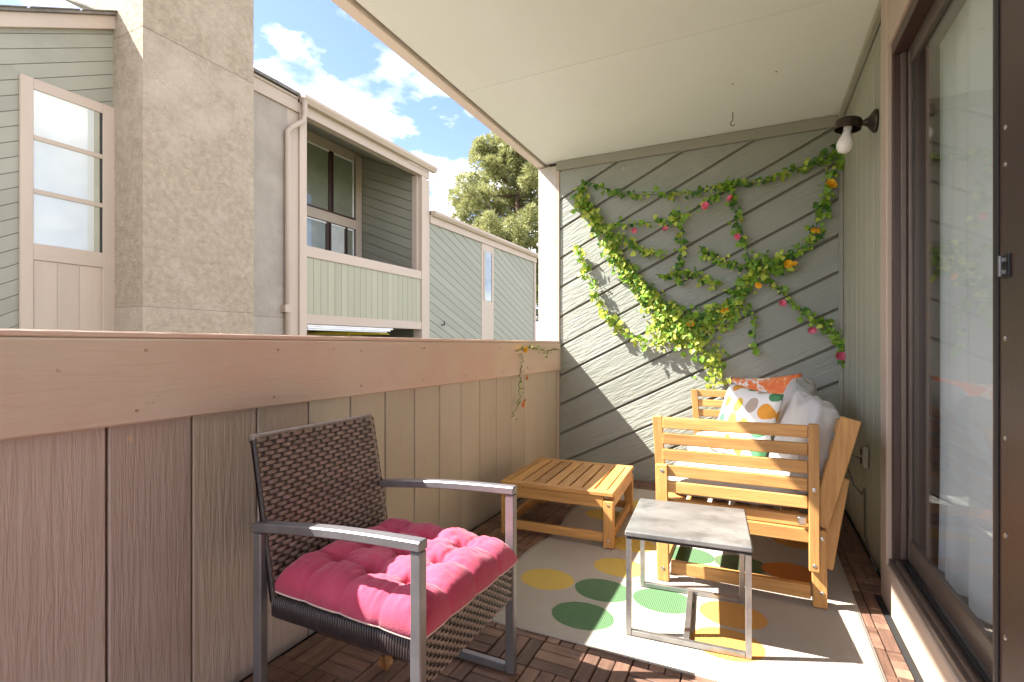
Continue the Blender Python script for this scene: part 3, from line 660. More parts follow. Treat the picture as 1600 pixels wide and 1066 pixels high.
# ------------------------------------------------------------------ sofa
sf = thing('garden_sofa', 'orange-brown slatted wooden garden sofa standing against the door-side wall', 'sofa', (-.08, 3.03, .016))
ORG[sf.name] = Vector((-.08, 3.03, 0)); YN, YF = 2.25, 3.83
def bolt(p, par, d=-1): MB().lathe([(.0075,0),(.0075,.002),(.003,.0035)], 12, Matrix.Translation(p) @ Matrix.Rotation(R(90),4,'X')).build('bolt', STEEL, par)
def arm(y0, dirn):
    # outer face at y0, dirn=+1 means inner side is +Y
    def yb_(a, b_): return (y0+dirn*a, y0+dirn*b_) if dirn > 0 else (y0-b_, y0-a)
    def bm(p0, p1, wy, h, ya, m, name):
        ym = y0+dirn*ya; q = MB().beam((p0[0],ym,p0[1]), (p1[0],ym,p1[1]), wy, h, (0,1,0)).build(name, m, sf, .003); return q
    lg = bm((-.358,.0), (-.366,.50), .026, .050, .013, WZ, 'leg'); 
    if dirn > 0: bolt((-.362,y0,.475), lg); bolt((-.358,y0,.055), lg); bolt((-.359,y0,.225), lg)
    bm((-.366,.36), (-.388,.704), .026, .042, .040, WZ, 'arm_post')
    rp = bm((.205,.145), (.203,.712), .026, .036, .013, WZ, 'arm_post')
    if dirn > 0: bolt((.204,y0,.46), rp); bolt((.205,y0,.17), rp)
    l2 = bm((.226,.0), (.222,.30), .028, .050, .041, WZ, 'leg')
    if dirn > 0: bolt((.232,y0+.026,.06), l2); bolt((.232,y0+.026,.268), l2)
    for z in (.703,.634,.565,.497,.428):
        a, c_ = yb_(.016, .038); sl_ = MB().box(-.363, .184, a, c_, z-.048, z).build('arm_slat', WX, sf, .003)
    a, c_ = yb_(.032, .060); MB().box(-.330, .196, a, c_, .025, .078).build('stretcher', WX, sf, .003)
    a, c_ = yb_(.028, .054); MB().box(-.330, .196, a, c_, .245, .298).build('seat_rail', WX, sf, .003)
    a, c_ = yb_(.042, .070); MB().box(-.35, .195, a, c_, .300, .345).build('seat_rail', WX, sf, .003)
    ym = y0+dirn*.045
    MB().beam((.222,ym,.315), (.328,ym,.735), .030, .066, (0,1,0)).build('back_stile', WZ, sf, .003)
    ym = y0+dirn*.085
    MB().beam((.245,ym,.14), (.300,ym,.50), .024, .058, (0,1,0)).build('back_strut', WZ, sf, .003)
arm(YN, 1); arm(YF, -1)
MB().box(.150, .178, YN+.006, YN+.0275, .318, .348).build('bracket', STEEL, sf, .004)
for k in range(5):
    f = .14+.19*k; x = .222+.106*f; z = .315+.42*f
    MB().beam((x-.02,YN+.062,z), (x-.02,YF-.062,z), .020, .055, (1,0,-.25)).build('back_slat', WY, sf, .003)
for k in range(6):
    x = -.345+.088*k; MB().box(x, x+.066, YN+.075, YF-.075, .325, .343).build('seat_slat', WY, sf, .003)
MB().box(-.372, -.350, YN+.072, YF-.072, .255, .324).build('front_apron', WY, sf, .003)
MB().box(-.372, -.346, YN+.062, YF-.062, .030, .075).build('front_stretcher', WY, sf, .003)

# cushions ----------------------------------------------------------
def soft_box(w, d, h, n=6, k=14, wr=.004, seed=0):
    b = MB(); idx = {}
    def pt(p):
        s = sum(abs(c)**n for c in p)**(-1/n); q = Vector(p)*s
        return q
    for ax in range(3):
        for sg in (-1,1):
            o = len(b.v)
            for i in range(k+1):
                for j in range(k+1):
                    u, v = math.sin((-1+2*i/k)*math.pi/2*.98)/math.sin(math.pi/2*.98), math.sin((-1+2*j/k)*math.pi/2*.98)/math.sin(math.pi/2*.98); p = [0,0,0]; p[ax] = sg; p[(ax+1)%3] = u; p[(ax+2)%3] = v
                    q = pt(p); qq = Vector((q.x*w/2, q.y*d/2, q.z*h/2)); nn = noise.noise(qq*9+Vector((seed,0,0)))*wr+noise.noise(qq*22+Vector((0,seed,0)))*wr*.4
                    b.v.append(tuple(qq*(1+nn/ max(.05, qq.length))))
            for i in range(k):
                for j in range(k): a = o+i*(k+1)+j; b.f.append((a, a+1, a+k+2, a+k+1))
    return b
def weld(o, d=1e-4):
    bm = bmesh.new(); bm.from_mesh(o.data); bmesh.ops.remove_doubles(bm, verts=bm.verts, dist=d); bmesh.ops.recalc_face_normals(bm, faces=bm.faces); bm.to_mesh(o.data); bm.free()
    for p in o.data.polygons: p.use_smooth = True
GREYC = mat('cushion_cloth', (.50,.485,.465), (.45,.44,.42), .85, 3, bump=.25, bscale=260, bdist=.001, sheen=.1)
def cushion(name, w, d, h, M, label, cat, m, seed, n=6, wr=.006):
    o = soft_box(w, d, h, n, 18, wr, seed).build(name, m); weld(o); o.matrix_world = M; 
    return tag(o, label, cat)
for k, (ya, yb2, lab) in enumerate(((2.325,3.04,'flat pale grey seat cushion at the slatted arm beside the side table'),(3.05,3.755,'flat pale grey seat cushion at the arm by the end wall'))):
    cushion('seat_cushion', .575, yb2-ya, .088, Matrix.Translation((-.080,(ya+yb2)/2,.404)), lab, 'cushion', GREYC, k*3+1)
la = math.atan2(.106,.42)
for k, (yc, w, lab, dz, rz) in enumerate(((2.70,.70,'plump pale grey back cushion slumped beside the slatted arm near the side table',-.045,.08),(3.40,.66,'plump pale grey back cushion leaning behind the orange flowered pillow',-.005,-.04))):
    M = Matrix.Translation((.185,yc,.640+dz)) @ Matrix.Rotation(rz,4,'Z') @ Matrix.Rotation(la+.10,4,'Y')
    o = cushion('back_cushion', .15, w, .41, M, lab, 'cushion', GREYC, k*5+7, 4.6, .034)
    rim = []
    for q in range(41):
        a = 2*math.pi*q/40; cx_, cz_ = math.cos(a), math.sin(a); s = (abs(cx_)**5+abs(cz_)**5)**(-.2)
        rim.append((-.045, cx_*s*w/2*.975, cz_*s*.21*.975))
    MB().tube(rim, .0035, 6, False).build('piping', GREYC, o, smooth=True, local=True)

def pillow_mesh(s, T, seed, k=26):
    b = MB(); o = 0
    for sg in (1,-1):
        for i in range(k+1):
            for j in range(k+1):
                u, v = -1+2*i/k, -1+2*j/k
                px_ = u*(1-.075*(1-v*v)*abs(u)**2); pv = v*(1-.075*(1-u*u)*abs(v)**2)
                th = max(0,(1-u**2))**.42*max(0,(1-v**2))**.42
                n = noise.noise(Vector((u*2.2,v*2.2,seed)))*.13*th+noise.noise(Vector((u*6,v*6,seed+4)))*.05*th
                b.v.append((px_*s/2, sg*T/2*(th+n), pv*s/2))
    n1 = (k+1)**2
    for q in range(2):
        for i in range(k):
            for j in range(k): a = q*n1+i*(k+1)+j; b.f.append((a,a+1,a+k+2,a+k+1))
    return b
def dot_mat():
    m = bpy.data.materials.new('pillow_dots'); m.use_nodes = True; nt = m.node_tree; l = nt.links.new; b = nt.nodes['Principled BSDF']; b.inputs['Roughness'].default_value = .8
    tc = N(nt,'ShaderNodeTexCoord'); mp = N(nt,'ShaderNodeMapping'); mp.inputs['Scale'].default_value = (1,.0001,.82); mp.inputs['Location'].default_value = (.03,0,.02); l(tc.outputs['Object'], mp.inputs[0])
    vo = N(nt,'ShaderNodeTexVoronoi'); vo.inputs['Scale'].default_value = 11.5; vo.inputs['Randomness'].default_value = .28; l(mp.outputs[0], vo.inputs['Vector'])
    lt = N(nt,'ShaderNodeMath', operation='LESS_THAN'); lt.inputs[1].default_value = .40; l(vo.outputs['Distance'], lt.inputs[0])
    sp = N(nt,'ShaderNodeSeparateColor'); l(vo.outputs['Color'], sp.inputs[0])
    rp = N(nt,'ShaderNodeValToRGB'); rp.color_ramp.interpolation = 'CONSTANT'; e = rp.color_ramp.elements
    e[0].position = 0; e[0].color = (.05,.20,.085,1); e[1].position = .30; e[1].color = (.70,.30,.03,1)
    for p, c_ in ((.52,(.66,.46,.04,1)),(.72,(.42,.34,.27,1)),(.86,(.06,.22,.09,1))): q = e.new(p); q.color = c_
    l(sp.outputs[0], rp.inputs[0])
    mx = N(nt,'ShaderNodeMixRGB'); mx.inputs[1].default_value = (.74,.72,.68,1); l(lt.outputs[0], mx.inputs[0]); l(rp.outputs[0], mx.inputs[2]); l(mx.outputs[0], b.inputs['Base Color']); return m
def floral_mat():
    m = bpy.data.materials.new('pillow_floral'); m.use_nodes = True; nt = m.node_tree; l = nt.links.new; b = nt.nodes['Principled BSDF']; b.inputs['Roughness'].default_value = .8
    tc = N(nt,'ShaderNodeTexCoord'); vo = N(nt,'ShaderNodeTexNoise'); vo.inputs['Scale'].default_value = 11; vo.inputs['Detail'].default_value = 2.5; vo.inputs['Distortion'].default_value = 1.2; l(tc.outputs['Object'], vo.inputs['Vector'])
    rp = N(nt,'ShaderNodeValToRGB'); rp.color_ramp.interpolation = 'CONSTANT'; e = rp.color_ramp.elements
    e[0].position = 0; e[0].color = (.75,.18,.05,1); e[1].position = .46; e[1].color = (.78,.26,.09,1)
    for p, c_ in ((.52,(.76,.70,.64,1)),(.60,(.80,.36,.14,1))): q = e.new(p); q.color = c_
    l(vo.outputs[0], rp.inputs[0]); l(rp.outputs[0], b.inputs['Base Color']); return m
def pillow(name, s, T, M, m, label, seed):
    o = pillow_mesh(s, T, seed).build(name, m); weld(o, 5e-4); o.matrix_world = M; return tag(o, label, 'pillow')
pillow('throw_pillow', .40, .14, Matrix.Translation((-.05,2.93,.618)) @ Matrix.Rotation(R(-50),4,'Z') @ Matrix.Rotation(R(-16),4,'X') @ Matrix.Rotation(R(5),4,'Y'), dot_mat(), 'white throw pillow with green, orange and yellow dots on the sofa', 3)
pillow('throw_pillow', .40, .13, Matrix.Translation((.06,3.36,.655)) @ Matrix.Rotation(R(-18),4,'Z') @ Matrix.Rotation(R(-10),4,'X') @ Matrix.Rotation(R(-6),4,'Y'), floral_mat(), 'orange and white flowered throw pillow standing behind the dotted one', 9)

# ------------------------------------------------------------------ wicker chair
wc = thing('wicker_armchair', 'dark woven wicker armchair with metal frame facing away from the parapet', 'chair', (-.94, 1.18, .011))
ORG[wc.name] = Vector((-.94, 1.18, 0))
GUN = mat('gunmetal_paint', (.25,.24,.245), (.20,.19,.195), .38, 12, metal=.6, spec=.6, bump=.06, bscale=120, bdist=.001)
RATTAN = mat('rattan', (.27,.21,.178), (.16,.12,.10), .38, 30, spec=.6, rnd=.0, c3=(.22,.16,.13), c3scale=40)
RATTAN_D = mat('rattan_dark', (.045,.032,.032), (.03,.022,.022), .4, 30, spec=.55)
fy0, fy1, fx, rx = .930, 1.437, -.672, -1.222
hw2 = .014
for yv in (fy0+.012, fy1-.012):
    MB().box(fx-.030, fx, yv-.0125, yv+.0125, .0, .5565).build('front_leg', GUN, wc, .003)
    MB().box(rx, rx+.030, yv-.0125, yv+.0125, .0, .515).build('rear_leg', GUN, wc, .003)
    MB().box(rx+.0305, fx-.0305, yv-.0122, yv+.0122, .0005, .024).build('floor_bar', GUN, wc, .003)
    a = MB(); o = 0; ns = 14
    for i in range(ns+1):
        t = i/ns; x = rx-.004+(fx-rx+.004)*t; z = .528+.042*t+.008*math.sin(math.pi*t)
        for (dy, dz) in ((-.0165,-.013),(.0165,-.013),(.0165,.011),(-.0165,.011)): a.v.append((x, yv+dy, z+dz-.010*(0)))
    for i in range(ns):
        for j in range(4): a.f.append((i*4+j, i*4+(j+1)%4, i*4+4+(j+1)%4, i*4+4+j))
    a.f += [(3,2,1,0), (ns*4, ns*4+1, ns*4+2, ns*4+3)]
    a.build('armrest', GUN, wc, .003)
def weave(fr, U, V, su, sv, name, mw, mf, parent, thick=.0022, wu=.0088):
    # fr(u,v,w): panel frame; horizontal strands go over and under upright strands
    b = MB(); nu = int(round(U/su)); nv = int(round(V/sv)); su, sv = U/nu, V/nv
    for r in range(nv):
        v = (r+.5)*sv; seg = nu*4; o = len(b.v)
        for i in range(seg+1):
            u = U*i/seg; w = thick*1.25*math.sin(math.pi*u/su+(0 if r % 2 else math.pi)+math.pi/2)
            h = sv*.40
            for (dv, dw) in ((-h, 0),(0,thick*.55),(h, 0)): b.v.append(tuple(fr(u, v+dv, w+dw)))
        for i in range(seg):
            for j in range(2): q = o+i*3+j; b.f.append((q, q+1, q+4, q+3))
    o1 = b.build(name, mw, parent, smooth=True); o1['kind'] = 'stuff'
    c_ = MB()
    for k in range(nu+1):
        u = k*su; o = len(c_.v); seg = nv*2
        for i in range(seg+1):
            v = V*i/seg; w = -thick*.9*math.sin(math.pi*v/sv+(0 if k % 2 else math.pi))
            for du in (-su*.22, 0, su*.22): c_.v.append(tuple(fr(min(max(u+du,0),U), v, w+(thick*.4 if du == 0 else 0))))
        for i in range(seg):
            for j in range(2): q = o+i*3+j; c_.f.append((q, q+1, q+4, q+3))
    o2 = c_.build('upright_strands', mf, parent, smooth=True); o2['kind'] = 'stuff'
    return o1
# back panel (leaning)
bz0, bz1, bx0, bx1 = .33, .768, -1.168, -1.248
ln = Vector((bx1-bx0, 0, bz1-bz0)); VL = ln.length; ld = ln.normalized(); nrm = Vector((ld.z, 0, -ld.x))
def frB(u, v, w):
    bow = -.012*math.sin(math.pi*u/.475); p = Vector((bx0, .946+u, bz0))+ld*v+nrm*(w+.013+bow); return p
def frBb(u, v, w):
    p = Vector((bx0, .946+u, bz0))+ld*v-nrm*(w+.013); return p
bk = MB().beam(Vector((bx0,.958,bz0)), Vector((bx1,.958,bz1-.006)), .024, .022, (0,1,0)); 
back = bk.build('back_frame', RATTAN_D, wc, .006)
MB().beam(Vector((bx0,1.409,bz0)), Vector((bx1,1.409,bz1-.006)), .024, .022, (0,1,0)).build('back_stile', RATTAN_D, back, .006)
MB().tube([tuple(Vector((bx1,.948+.471*i/12,bz1-.008))+nrm*(-.012*math.sin(math.pi*i/12))) for i in range(13)], .0145, 10).build('top_roll', RATTAN, back, smooth=True)
weave(frB, .475, VL-.006, .0215, .0132, 'back_weave', RATTAN, RATTAN_D, back)
cb = MB(); cb.prism([(0,0),(.475,0),(.475,VL-.01),(0,VL-.01)], lambda u, v, w: frBb(u, v, -.006+w), .006); cb.build('back_lining', RATTAN_D, back)
# seat with woven aprons
sx0, sx1, sz0, sz1 = -1.17, -.682, .235, .352
seat = MB().box(sx0, sx1-.004, .958, 1.409, sz1-.02, sz1-.003).build('seat', RATTAN_D, wc, .004)
weave(lambda u, v, w: Vector((sx1+.002+w, .946+u, sz0+v)), .475, sz1-sz0, .0172, .0108, 'front_apron', RATTAN, RATTAN_D, wc)
MB().box(sx1-.012, sx1-.003, .955, 1.412, sz0, sz1-.021).build('apron_lining', RATTAN_D, wc)
MB().tube([(sx1-.006,.947,sz1-.005),(sx1-.006,1.42,sz1-.005)], .0115, 10).build('front_roll', RATTAN_D, wc, smooth=True)
for yv, sg in ((.948,-1),(1.419,1)):
    b_ = MB(); n = 60
    for i in range(n):
        x = sx0+(sx1-sx0-.02)*(i+.5)/n; b_.tube([(x,yv-sg*.012,sz1-.004),(x,yv,sz1-.012),(x,yv,sz1-.055),(x,yv-sg*.012,sz1-.066)], .0038, 5)
    q = b_.build('side_wrap', RATTAN_D, wc, smooth=True); q['kind'] = 'stuff'
MB().box(sx0, sx1-.02, .953, .957, sz1-.06, sz1-.004).build('side_rail', RATTAN_D, wc); MB().box(sx0, sx1-.02, 1.410, 1.414, sz1-.06, sz1-.004).build('side_rail', RATTAN_D, wc)

# tufted cushion
PINK = mat('pink_cloth', (.47,.058,.115), (.39,.042,.09), .9, 4, bump=.6, bscale=200, bdist=.0016, sheen=.2, c3=(.52,.085,.155), c3scale=5, spec=.2)
def tufted(W, D, H, nt_, k=96):
    b = MB()
    def hgt(u, v):
        e = (max(0,1-abs(2*u-1)**9)*max(0,1-abs(2*v-1)**9))**.42
        a, c_ = abs(math.sin(math.pi*u*nt_)), abs(math.sin(math.pi*v*nt_))
        eu = min(1, min(u,1-u)*nt_*1.0); ev = min(1, min(v,1-v)*nt_)
        pf = .80+.20*(a**.45)*(c_**.45)+.05*math.sin(u*7+v*4)
        # buttons
        bu, bv = u*nt_, v*nt_
        if 0.5 < bu < nt_-.5 and .5 < bv < nt_-.5:
            d = math.hypot(bu-round(bu), bv-round(bv)); an = math.atan2(bv-round(bv), bu-round(bu)); pf -= .34*math.exp(-(d/.17)**2)+.05*math.exp(-(d/.38)**2)*(1+math.cos(an*7+bu*5))
        n = noise.noise(Vector((u*9,v*9,1.3)))*.06+noise.noise(Vector((u*24,v*24,5)))*.05+(.09*noise.noise(Vector((u*46,v*7,8)))*abs(2*v-1)**3+.09*noise.noise(Vector((u*7,v*46,3)))*abs(2*u-1)**3)
        return H*e*(pf+n*e)
    for sg in (1,-1):
        for i in range(k+1):
            for j in range(k+1):
                u, v = i/k, j/k; pinch = .018
                x = (u-.5)*W; yv = (v-.5)*D
                sx = 1-pinch*(1-abs(math.sin(math.pi*v*nt_))**.5); sy = 1-pinch*(1-abs(math.sin(math.pi*u*nt_))**.5)
                x *= sx if abs(u-.5) > .2 else 1; yv *= sy if abs(v-.5) > .2 else 1
                z = hgt(u, v)*(1 if sg > 0 else -.10)
                b.v.append((x, yv, z))
    n1 = (k+1)**2
    for q in range(2):
        for i in range(k):
            for j in range(k): a = q*n1+i*(k+1)+j; b.f.append((a,a+1,a+k+2,a+k+1))
    return b
cu = tufted(.505, .49, .078, 4).build('chair_cushion', PINK); weld(cu, 2e-4)
cu.location = (-.915, 1.183, .3725); cu.rotation_euler = (0, R(.5), R(-2)); tag(cu, 'thick tufted pink seat cushion lying on the wicker armchair', 'cushion')
pi_ = []
for q in range(97):
    t = q/96*4; s = int(min(t,3.999)); f = t-s
    u, v = [(f,0),(1,f),(1-f,1),(0,1-f)][s]; ps = 1-.018*(1-abs(math.sin(math.pi*(u if s%2==0 else v)*4))**.5); pi_.append(((u-.5)*.497*(ps if s%2 else 1), (v-.5)*.482*(ps if s%2==0 else 1), -.003))
MB().tube(pi_, .004, 6, False).build('piping', mat('pale_piping', (.66,.50,.44), rough=.8), cu, smooth=True, local=True)

# ------------------------------------------------------------------ wall lamp, hook, outlet, cable
LB = mat('lamp_bronze', (.055,.04,.03), (.04,.03,.024), .32, 10, metal=.6)
wl = thing('wall_lamp', 'dark bronze wall lamp with one bare white bulb on the side wall', 'lamp', (XW, 2.885, 2.09))
Mx = Matrix.Translation((XW, 2.885, 2.085)) @ Matrix.Rotation(R(-90),4,'Y')
MB().lathe([(.052,0),(.054,.010),(.046,.018),(.022,.036),(.012,.055),(.011,.075)], 24, Mx).build('wall_plate', LB, wl, smooth=True)
MB().tube([(XW-.07,2.885,2.085),(XW-.095,2.885,2.09),(XW-.12,2.885,2.09)], .011, 10).build('arm', LB, wl, smooth=True)
Ms = Matrix.Translation((XW-.115,2.885,2.075)) @ Matrix.Rotation(R(8),4,'Y')
MB().lathe([(.020,.038),(.050,.036),(.056,.028),(.056,-.012),(.053,-.013),(.051,.022),(.018,.024)], 28, Ms).build('shade_ring', LB, wl, smooth=False)
MB().lathe([(.017,-.008),(.018,-.03),(.024,-.045),(.033,-.062),(.0365,-.082),(.034,-.10),(.024,-.116),(.008,-.123)], 24, Ms).build('bulb', mat('bulb_glass', (.83,.80,.75), rough=.25), wl, smooth=True)
MB().lathe([(.0165,.022),(.0175,-.012)], 20, Ms).build('socket', WHITE, wl, smooth=True)
hk = onZ(1145, 204, ZC) if False else None
hp = Vector((.0,0,0)); t_ = (1145-CX)/F; d_ = F*(ZC-EYE)/(HOR-176); hp = Vector((d_*(t_*ct-st), d_*(t_*st+ct), ZC))
hookpts = [hp, hp-Vector((0,0,.05))]+[hp+Vector((.014*math.sin(a)-.0, 0, -.065-.014*math.cos(a)+.014)) for a in (.6,1.2,1.8,2.4,3.1,3.7,4.3)][:0]+[hp+Vector((-.012,0,-.062)), hp+Vector((-.014,0,-.076)), hp+Vector((-.002,0,-.086)), hp+Vector((.011,0,-.078))]
tag(MB().tube(hookpts, .0028, 8).build('ceiling_hook', mat('rusty_steel', (.20,.12,.07), rough=.6, metal=.5), None, smooth=True), 'small rusty screw hook in the ceiling', 'hook')
op = onX(1357, 714, XW)
ot = thing('power_outlet', 'weathered outdoor power outlet box behind the sofa', 'outlet', (XW, op.y, op.z))
MB().box(XW-.030, XW-.001, op.y-.035, op.y+.035, op.z-.055, op.z+.055).build('box', mat('outlet_metal', (.36,.33,.28), rough=.45, metal=.4), ot, .006)
for dz in (-.022,.022): MB().lathe([(.017,0),(.016,.004),(.008,.005)], 16, Matrix.Translation((XW-.030,op.y,op.z+dz)) @ Matrix.Rotation(R(-90),4,'Y')).build('socket', BLACK, ot)
cb = MB().tube([(XW-.036,op.y,op.z-.01),(XW-.07,op.y+.02,op.z+.0),(XW-.085,op.y+.06,op.z-.06),(XW-.055,op.y+.05,op.z-.16),(XW-.02,op.y+.03,op.z-.2),(XW-.012,op.y+.03,.3),(XW-.012,op.y+.02,.06),(XW-.02,op.y-.2,.022),(XW-.025,2.75,.022)], .0045, 7)
tag(cb.build('power_cable', mat('grey_cable', (.12,.12,.115), rough=.5), None, smooth=True), 'thin dark cable running from the outlet down the side wall', 'cable')
tag(MB().box(XD-.027, XD-.004, -1.0, 2.55, -.029, .006).build('drain_strip', BLACK, None, .003), 'black edging strip along the floor under the door sill', 'edging')

dl = onZ(604, 1052, .012); b_ = MB()
b_.add([Vector(v)*.055 for v in [(0,0,.1),(-.45,.3,.35),(-.3,.8,.5),(0,1.2,.25),(.35,.75,.55),(.4,.3,.3),(0,.5,.05)]], [(0,6,1),(1,6,2),(2,6,3),(3,6,4),(4,6,5),(5,6,0)])
o = b_.build('dry_leaf', mat('dry_leaf_brown', (.42,.20,.07), (.30,.14,.05), .8, 30)); o.location = dl; o.rotation_euler = (0,0,.8); tag(o, 'curled dry brown leaf lying on the deck beside the armchair', 'leaf')
# nails in the parapet rail and end wall
for k in range(9):
    for zz in (.865, 1.012): MB().lathe([(.0045,0),(.0045,.001),(.001,.0014)], 8, Matrix.Translation((XP+.0221, .35+k*.41+random.uniform(-.02,.02), zz+random.uniform(-.006,.006))) @ Matrix.Rotation(R(90),4,'Y')).build('nail', mat('nail_paint', (.40,.28,.21), rough=.6), pw)
# ------------------------------------------------------------------ ivy garlands on the end wall
LM = [leaf_mat('ivy_mid', (.25,.42,.04), (.16,.32,.035)), leaf_mat('ivy_lime', (.55,.60,.10), (.40,.50,.06)), leaf_mat('ivy_dark', (.07,.20,.028), (.05,.14,.024))]
def leaf_geo():
    L0 = [(0,0,0),(-.5,.18,.10),(-.42,.55,.07),(0,1.12,-.10),(.42,.55,.07),(.5,.18,.10),(0,.5,-.02)]
    return L0, [(0,6,1),(1,6,2),(2,6,3),(3,6,4),(4,6,5),(5,6,0)]
LV, LF = leaf_geo()
leaf_me = [MB().add([Vector(v)*.037 for v in LV], LF).mesh('leaf', m) for m in LM]
PINKF = mat('pink_petal', (.74,.20,.27), (.66,.10,.18), .7, 40); YELF = mat('yellow_petal', (.80,.50,.02), (.78,.36,.01), .7, 40)
def flower_mesh(m, n, r, cup):
    b = MB()
    for ring in range(2):
        for k in range(n):
            a = 2*math.pi*(k+.5*ring)/n; rr = r*(1-.35*ring); c_, s = math.cos(a), math.sin(a); w = 1.25*rr*math.sin(math.pi/n)
            P = lambda d, t, z: (d*c_-t*s, d*s+t*c_, z)
            b.add([P(0,0,0), P(.5*rr,-w,cup*.5+.003*ring), P(rr,-w*.55,cup), P(rr*1.08,0,cup*.86), P(rr,w*.55,cup), P(.5*rr,w,cup*.5+.003*ring), P(.55*rr,0,cup*.25)], [(0,6,1),(1,6,2),(2,6,3),(3,6,4),(4,6,5),(5,6,0)])
    return b.mesh('flower', m)
FO = flower_mesh(mat('orange_petal', (.74,.20,.05), (.66,.28,.12), .7, 40), 5, .016, .012)
FP, FY = flower_mesh(PINKF, 5, .024, .018), flower_mesh(YELF, 6, .024, .014)
def cz(x, y, dy=0): return (860+x/2.317, 160+y/2.317)
def spline(pts, n):
    out = []; P = [pts[0]]+list(pts)+[pts[-1]]
    for i in range(1, len(P)-2):
        for k in range(n):
            t = k/n; p0,p1,p2,p3 = P[i-1],P[i],P[i+1],P[i+2]
            out.append(.5*((2*p1)+(-p0+p2)*t+(2*p0-5*p1+4*p2-p3)*t*t+(-p0+3*p1-3*p2+p3)*t**3))
    return out+[pts[-1]]
def leaf_matrix(p, s, rg, nrm=Vector((0,-1,0))):
    # local y is the leaf's length, z its face
    z = (nrm+Vector((rg.gauss(0,.55), rg.gauss(0,.35), rg.gauss(.15,.5)))).normalized()
    yv = Vector((rg.gauss(0,1), rg.gauss(0,.5), rg.gauss(-.5,.8))); yv = (yv-z*yv.dot(z)).normalized(); x = yv.cross(z)
    return Matrix(((x.x,yv.x,z.x,p.x),(x.y,yv.y,z.y,p.y),(x.z,yv.z,z.z,p.z),(0,0,0,1))) @ Matrix.Scale(s, 4)
def garland(pix, label, per_m, spread, mixw, flowers=(), seed=1, off=.04, big=45, group=None, name='ivy_garland', plane=None, dens=1.15, nrm=Vector((0,-1,0)), lscale=1.0):
    rg = random.Random(seed); plane = plane or (lambda a, b_: onY(a, b_, YE-off))
    pts = spline([plane(*q) for q in pix], 7)
    pts = [p+nrm*rg.uniform(-.012,.012)+Vector((rg.gauss(0,.004),rg.gauss(0,.004),rg.gauss(0,.004))) for p in pts]
    t = thing(name, label, 'garland', tuple(pts[0]), group=group); org = ORG[t.name]
    MB().tube(pts, .0024, 5).build('stem', LM[2], t, smooth=True)
    ln = sum((pts[i+1]-pts[i]).length for i in range(len(pts)-1)); n = int(ln*per_m*dens); rest = [MB(), MB(), MB()]
    for k in range(n):
        f = rg.random()*(len(pts)-1); i = int(f); p = pts[i].lerp(pts[min(i+1,len(pts)-1)], f-i)
        p = p+Vector((rg.gauss(0,spread), 0, rg.gauss(-.1*spread,spread)))
        if abs(nrm.x) > .5: p = Vector((pts[i].x, p.y+p.x-pts[i].x, p.z))
        p = p+nrm*abs(rg.gauss(.006,.016)); ci = rg.choices((0,1,2), mixw)[0]; s = rg.choice((rg.uniform(.45,.8),rg.uniform(.7,1.1),rg.uniform(.95,1.45)))*lscale; s *= .88; M = leaf_matrix(p-org, s, rg, nrm)
        if k < big: inst('leaf', leaf_me[ci], t, M)
        else: rest[ci].add([M @ (Vector(v)*.037) for v in LV], LF)
    for ci in range(3):
        if rest[ci].v:
            ob = bpy.data.objects.new('foliage', rest[ci].mesh('foliage', LM[ci])); COL.objects.link(ob); ob.parent = t; ob['kind'] = 'stuff'
    for (x, yv, kind) in flowers:
        p = plane(x, yv)+nrm*.035-org; z = (nrm+Vector((rg.gauss(0,.4),rg.gauss(0,.2),rg.gauss(-.1,.4)))).normalized()
        inst('flower', {'p': FP, 'y': FY, 'o': FO}[kind], t, Matrix.Translation(p) @ z.to_track_quat('Z','Y').to_matrix().to_4x4() @ Matrix.Scale(rg.uniform(.85,1.15),4))
    return t
c_ = lambda L_: [cz(*q) for q in L_]
fl_ = lambda L_: [(*cz(a, b_), k) for a, b_, k in L_]
garland(c_([(105,335),(130,290),(250,330),(400,335),(540,320),(640,290),(730,292),(870,250),(960,215),(1060,152)]), 'ivy string running along the top of the end wall up to the lamp', 100, .014, (6,2,4), fl_([(565,380,'p'),(655,355,'p')]), 1)
garland(c_([(110,340),(140,400),(200,480),(240,560),(300,640),(370,710),(440,755)]), 'dense yellow-green ivy swag falling steeply past the sunlit boards', 520, .032, (5,5,1), fl_([(205,470,'y')][:0]), 2, big=90)
garland(c_([(440,755),(520,775),(600,770),(660,730),(700,670),(730,610),(790,585),(840,575)]), 'thick ivy curve sagging at the middle of the wall', 430, .036, (6,3,2), fl_([(632,752,'y'),(755,662,'y')]), 3, big=90)
garland(c_([(840,575),(900,530),(945,490),(975,420),(995,350),(1015,270),(1040,200),(1060,152)]), 'ivy strand with yellow blooms climbing beside the side wall', 135, .020, (6,2,3), fl_([(1018,308,'y'),(960,462,'y'),(858,588,'y'),(880,592,'y'),(1012,300,'y')]), 4)
garland(c_([(220,445),(300,440),(440,425),(520,390),(590,340),(640,295)]), 'short ivy strand with two pink blooms crossing the left swag', 95, .016, (6,3,2), fl_([(308,465,'p'),(420,466,'p')]), 5)
garland(c_([(450,390),(470,480),(472,560),(460,620),(470,650)]), 'short ivy strand hanging straight down in the middle of the swags', 120, .014, (6,3,3), (), 6)
garland(c_([(640,295),(660,370),(690,480),(720,560),(760,620)]), 'ivy strand with one large pink bloom hanging from the top string', 125, .016, (6,1,5), fl_([(680,488,'p')]), 7)
garland(c_([(400,632),(470,612),(540,630),(595,662)]), 'tiny ivy sprig lying level inside the main swag', 130, .016, (6,3,2), (), 8)
garland(c_([(545,530),(590,570),(640,580),(680,600)]), 'tiny ivy sprig joining the thick curve under the pink bloom', 130, .018, (5,4,2), (), 9)
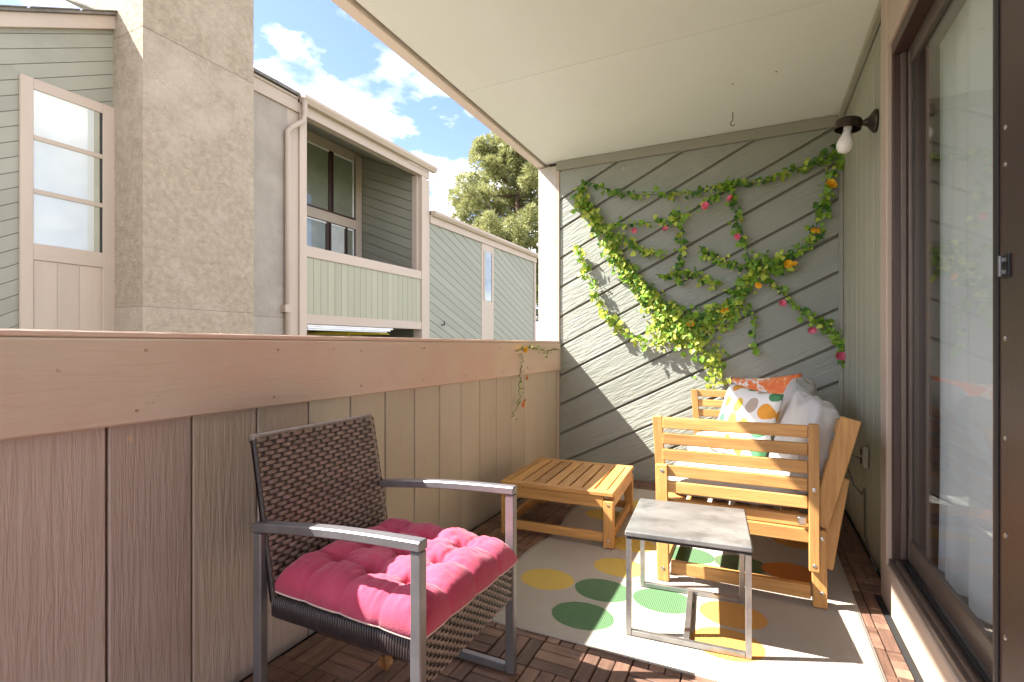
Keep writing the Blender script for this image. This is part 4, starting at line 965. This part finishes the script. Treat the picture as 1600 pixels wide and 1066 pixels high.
garland(c_([(760,620),(830,680),(900,750),(960,790),(1020,830),(1060,890),(1055,935)]), 'ivy tail with pink blooms trailing down towards the sofa corner', 130, .017, (6,2,2), fl_([(840,730,'p'),(945,822,'p'),(1060,922,'p'),(1040,918,'p')]), 10)
garland(c_([(105,530),(130,620),(170,700),(210,780),(290,850),(400,870)]), 'thin yellowish ivy tail hanging over the sunlit boards by the post', 150, .020, (4,6,0), (), 11)
garland(c_([(390,790),(470,840),(540,880),(590,930),(600,1005)]), 'bushy ivy tail hanging above the sofa arm', 340, .042, (3,7,0), fl_([(510,805,'y')]), 12, big=80)
garland(c_([(330,700),(400,790),(440,830),(500,830),(580,800),(650,760)]), 'loose lime ivy strand filling the bottom of the swag', 400, .044, (5,5,1), (), 13, big=80)
garland(c_([(690,740),(735,800),(740,870),(742,905)]), 'single thin ivy runner dangling below the thick curve', 75, .012, (6,3,1), (), 14)
garland(c_([(240,470),(300,520),(350,540),(405,545)]), 'small ivy sprig branching off the steep swag', 110, .014, (5,4,2), (), 15)
# string in the swag
tag(MB().tube(spline([onY(*cz(*q), YE-.02) for q in ((150,320),(400,318),(560,312),(700,280),(840,250),(1050,160))], 6), .0016, 5).build('garland_string', mat('mint_string', (.28,.50,.42), rough=.6), None, smooth=True), 'mint green string stretched along the top ivy strand', 'string')
tag(MB().tube(spline([onY(*cz(*q), YE-.018) for q in ((370,700),(450,742),(540,740),(640,690),(665,650),(560,630),(450,625))], 6), .0016, 5).build('garland_string', MATS['mint_string'], None, smooth=True), 'mint green string looping inside the lower ivy swag', 'string')
# sparse garland on the parapet rail
garland([(806,548),(826,543),(850,548),(872,546)], 'faded little garland pinned along the parapet rail', 80, .012, (5,3,1), [(812,546,'y')], 21, name='rail_garland', plane=lambda a, b_: onX(a, b_, XP+.028), nrm=Vector((1,0,0)), lscale=.5, dens=.8)
garland([(813,552),(815,575),(811,600),(811,625),(800,652)], 'faded little garland hanging down the parapet with orange blooms', 60, .010, (5,3,1), [(811,625,'o'),(808,632,'o'),(814,590,'o')], 22, name='rail_garland', plane=lambda a, b_: onX(a, b_, XP+.028), nrm=Vector((1,0,0)), lscale=.5, dens=.8)
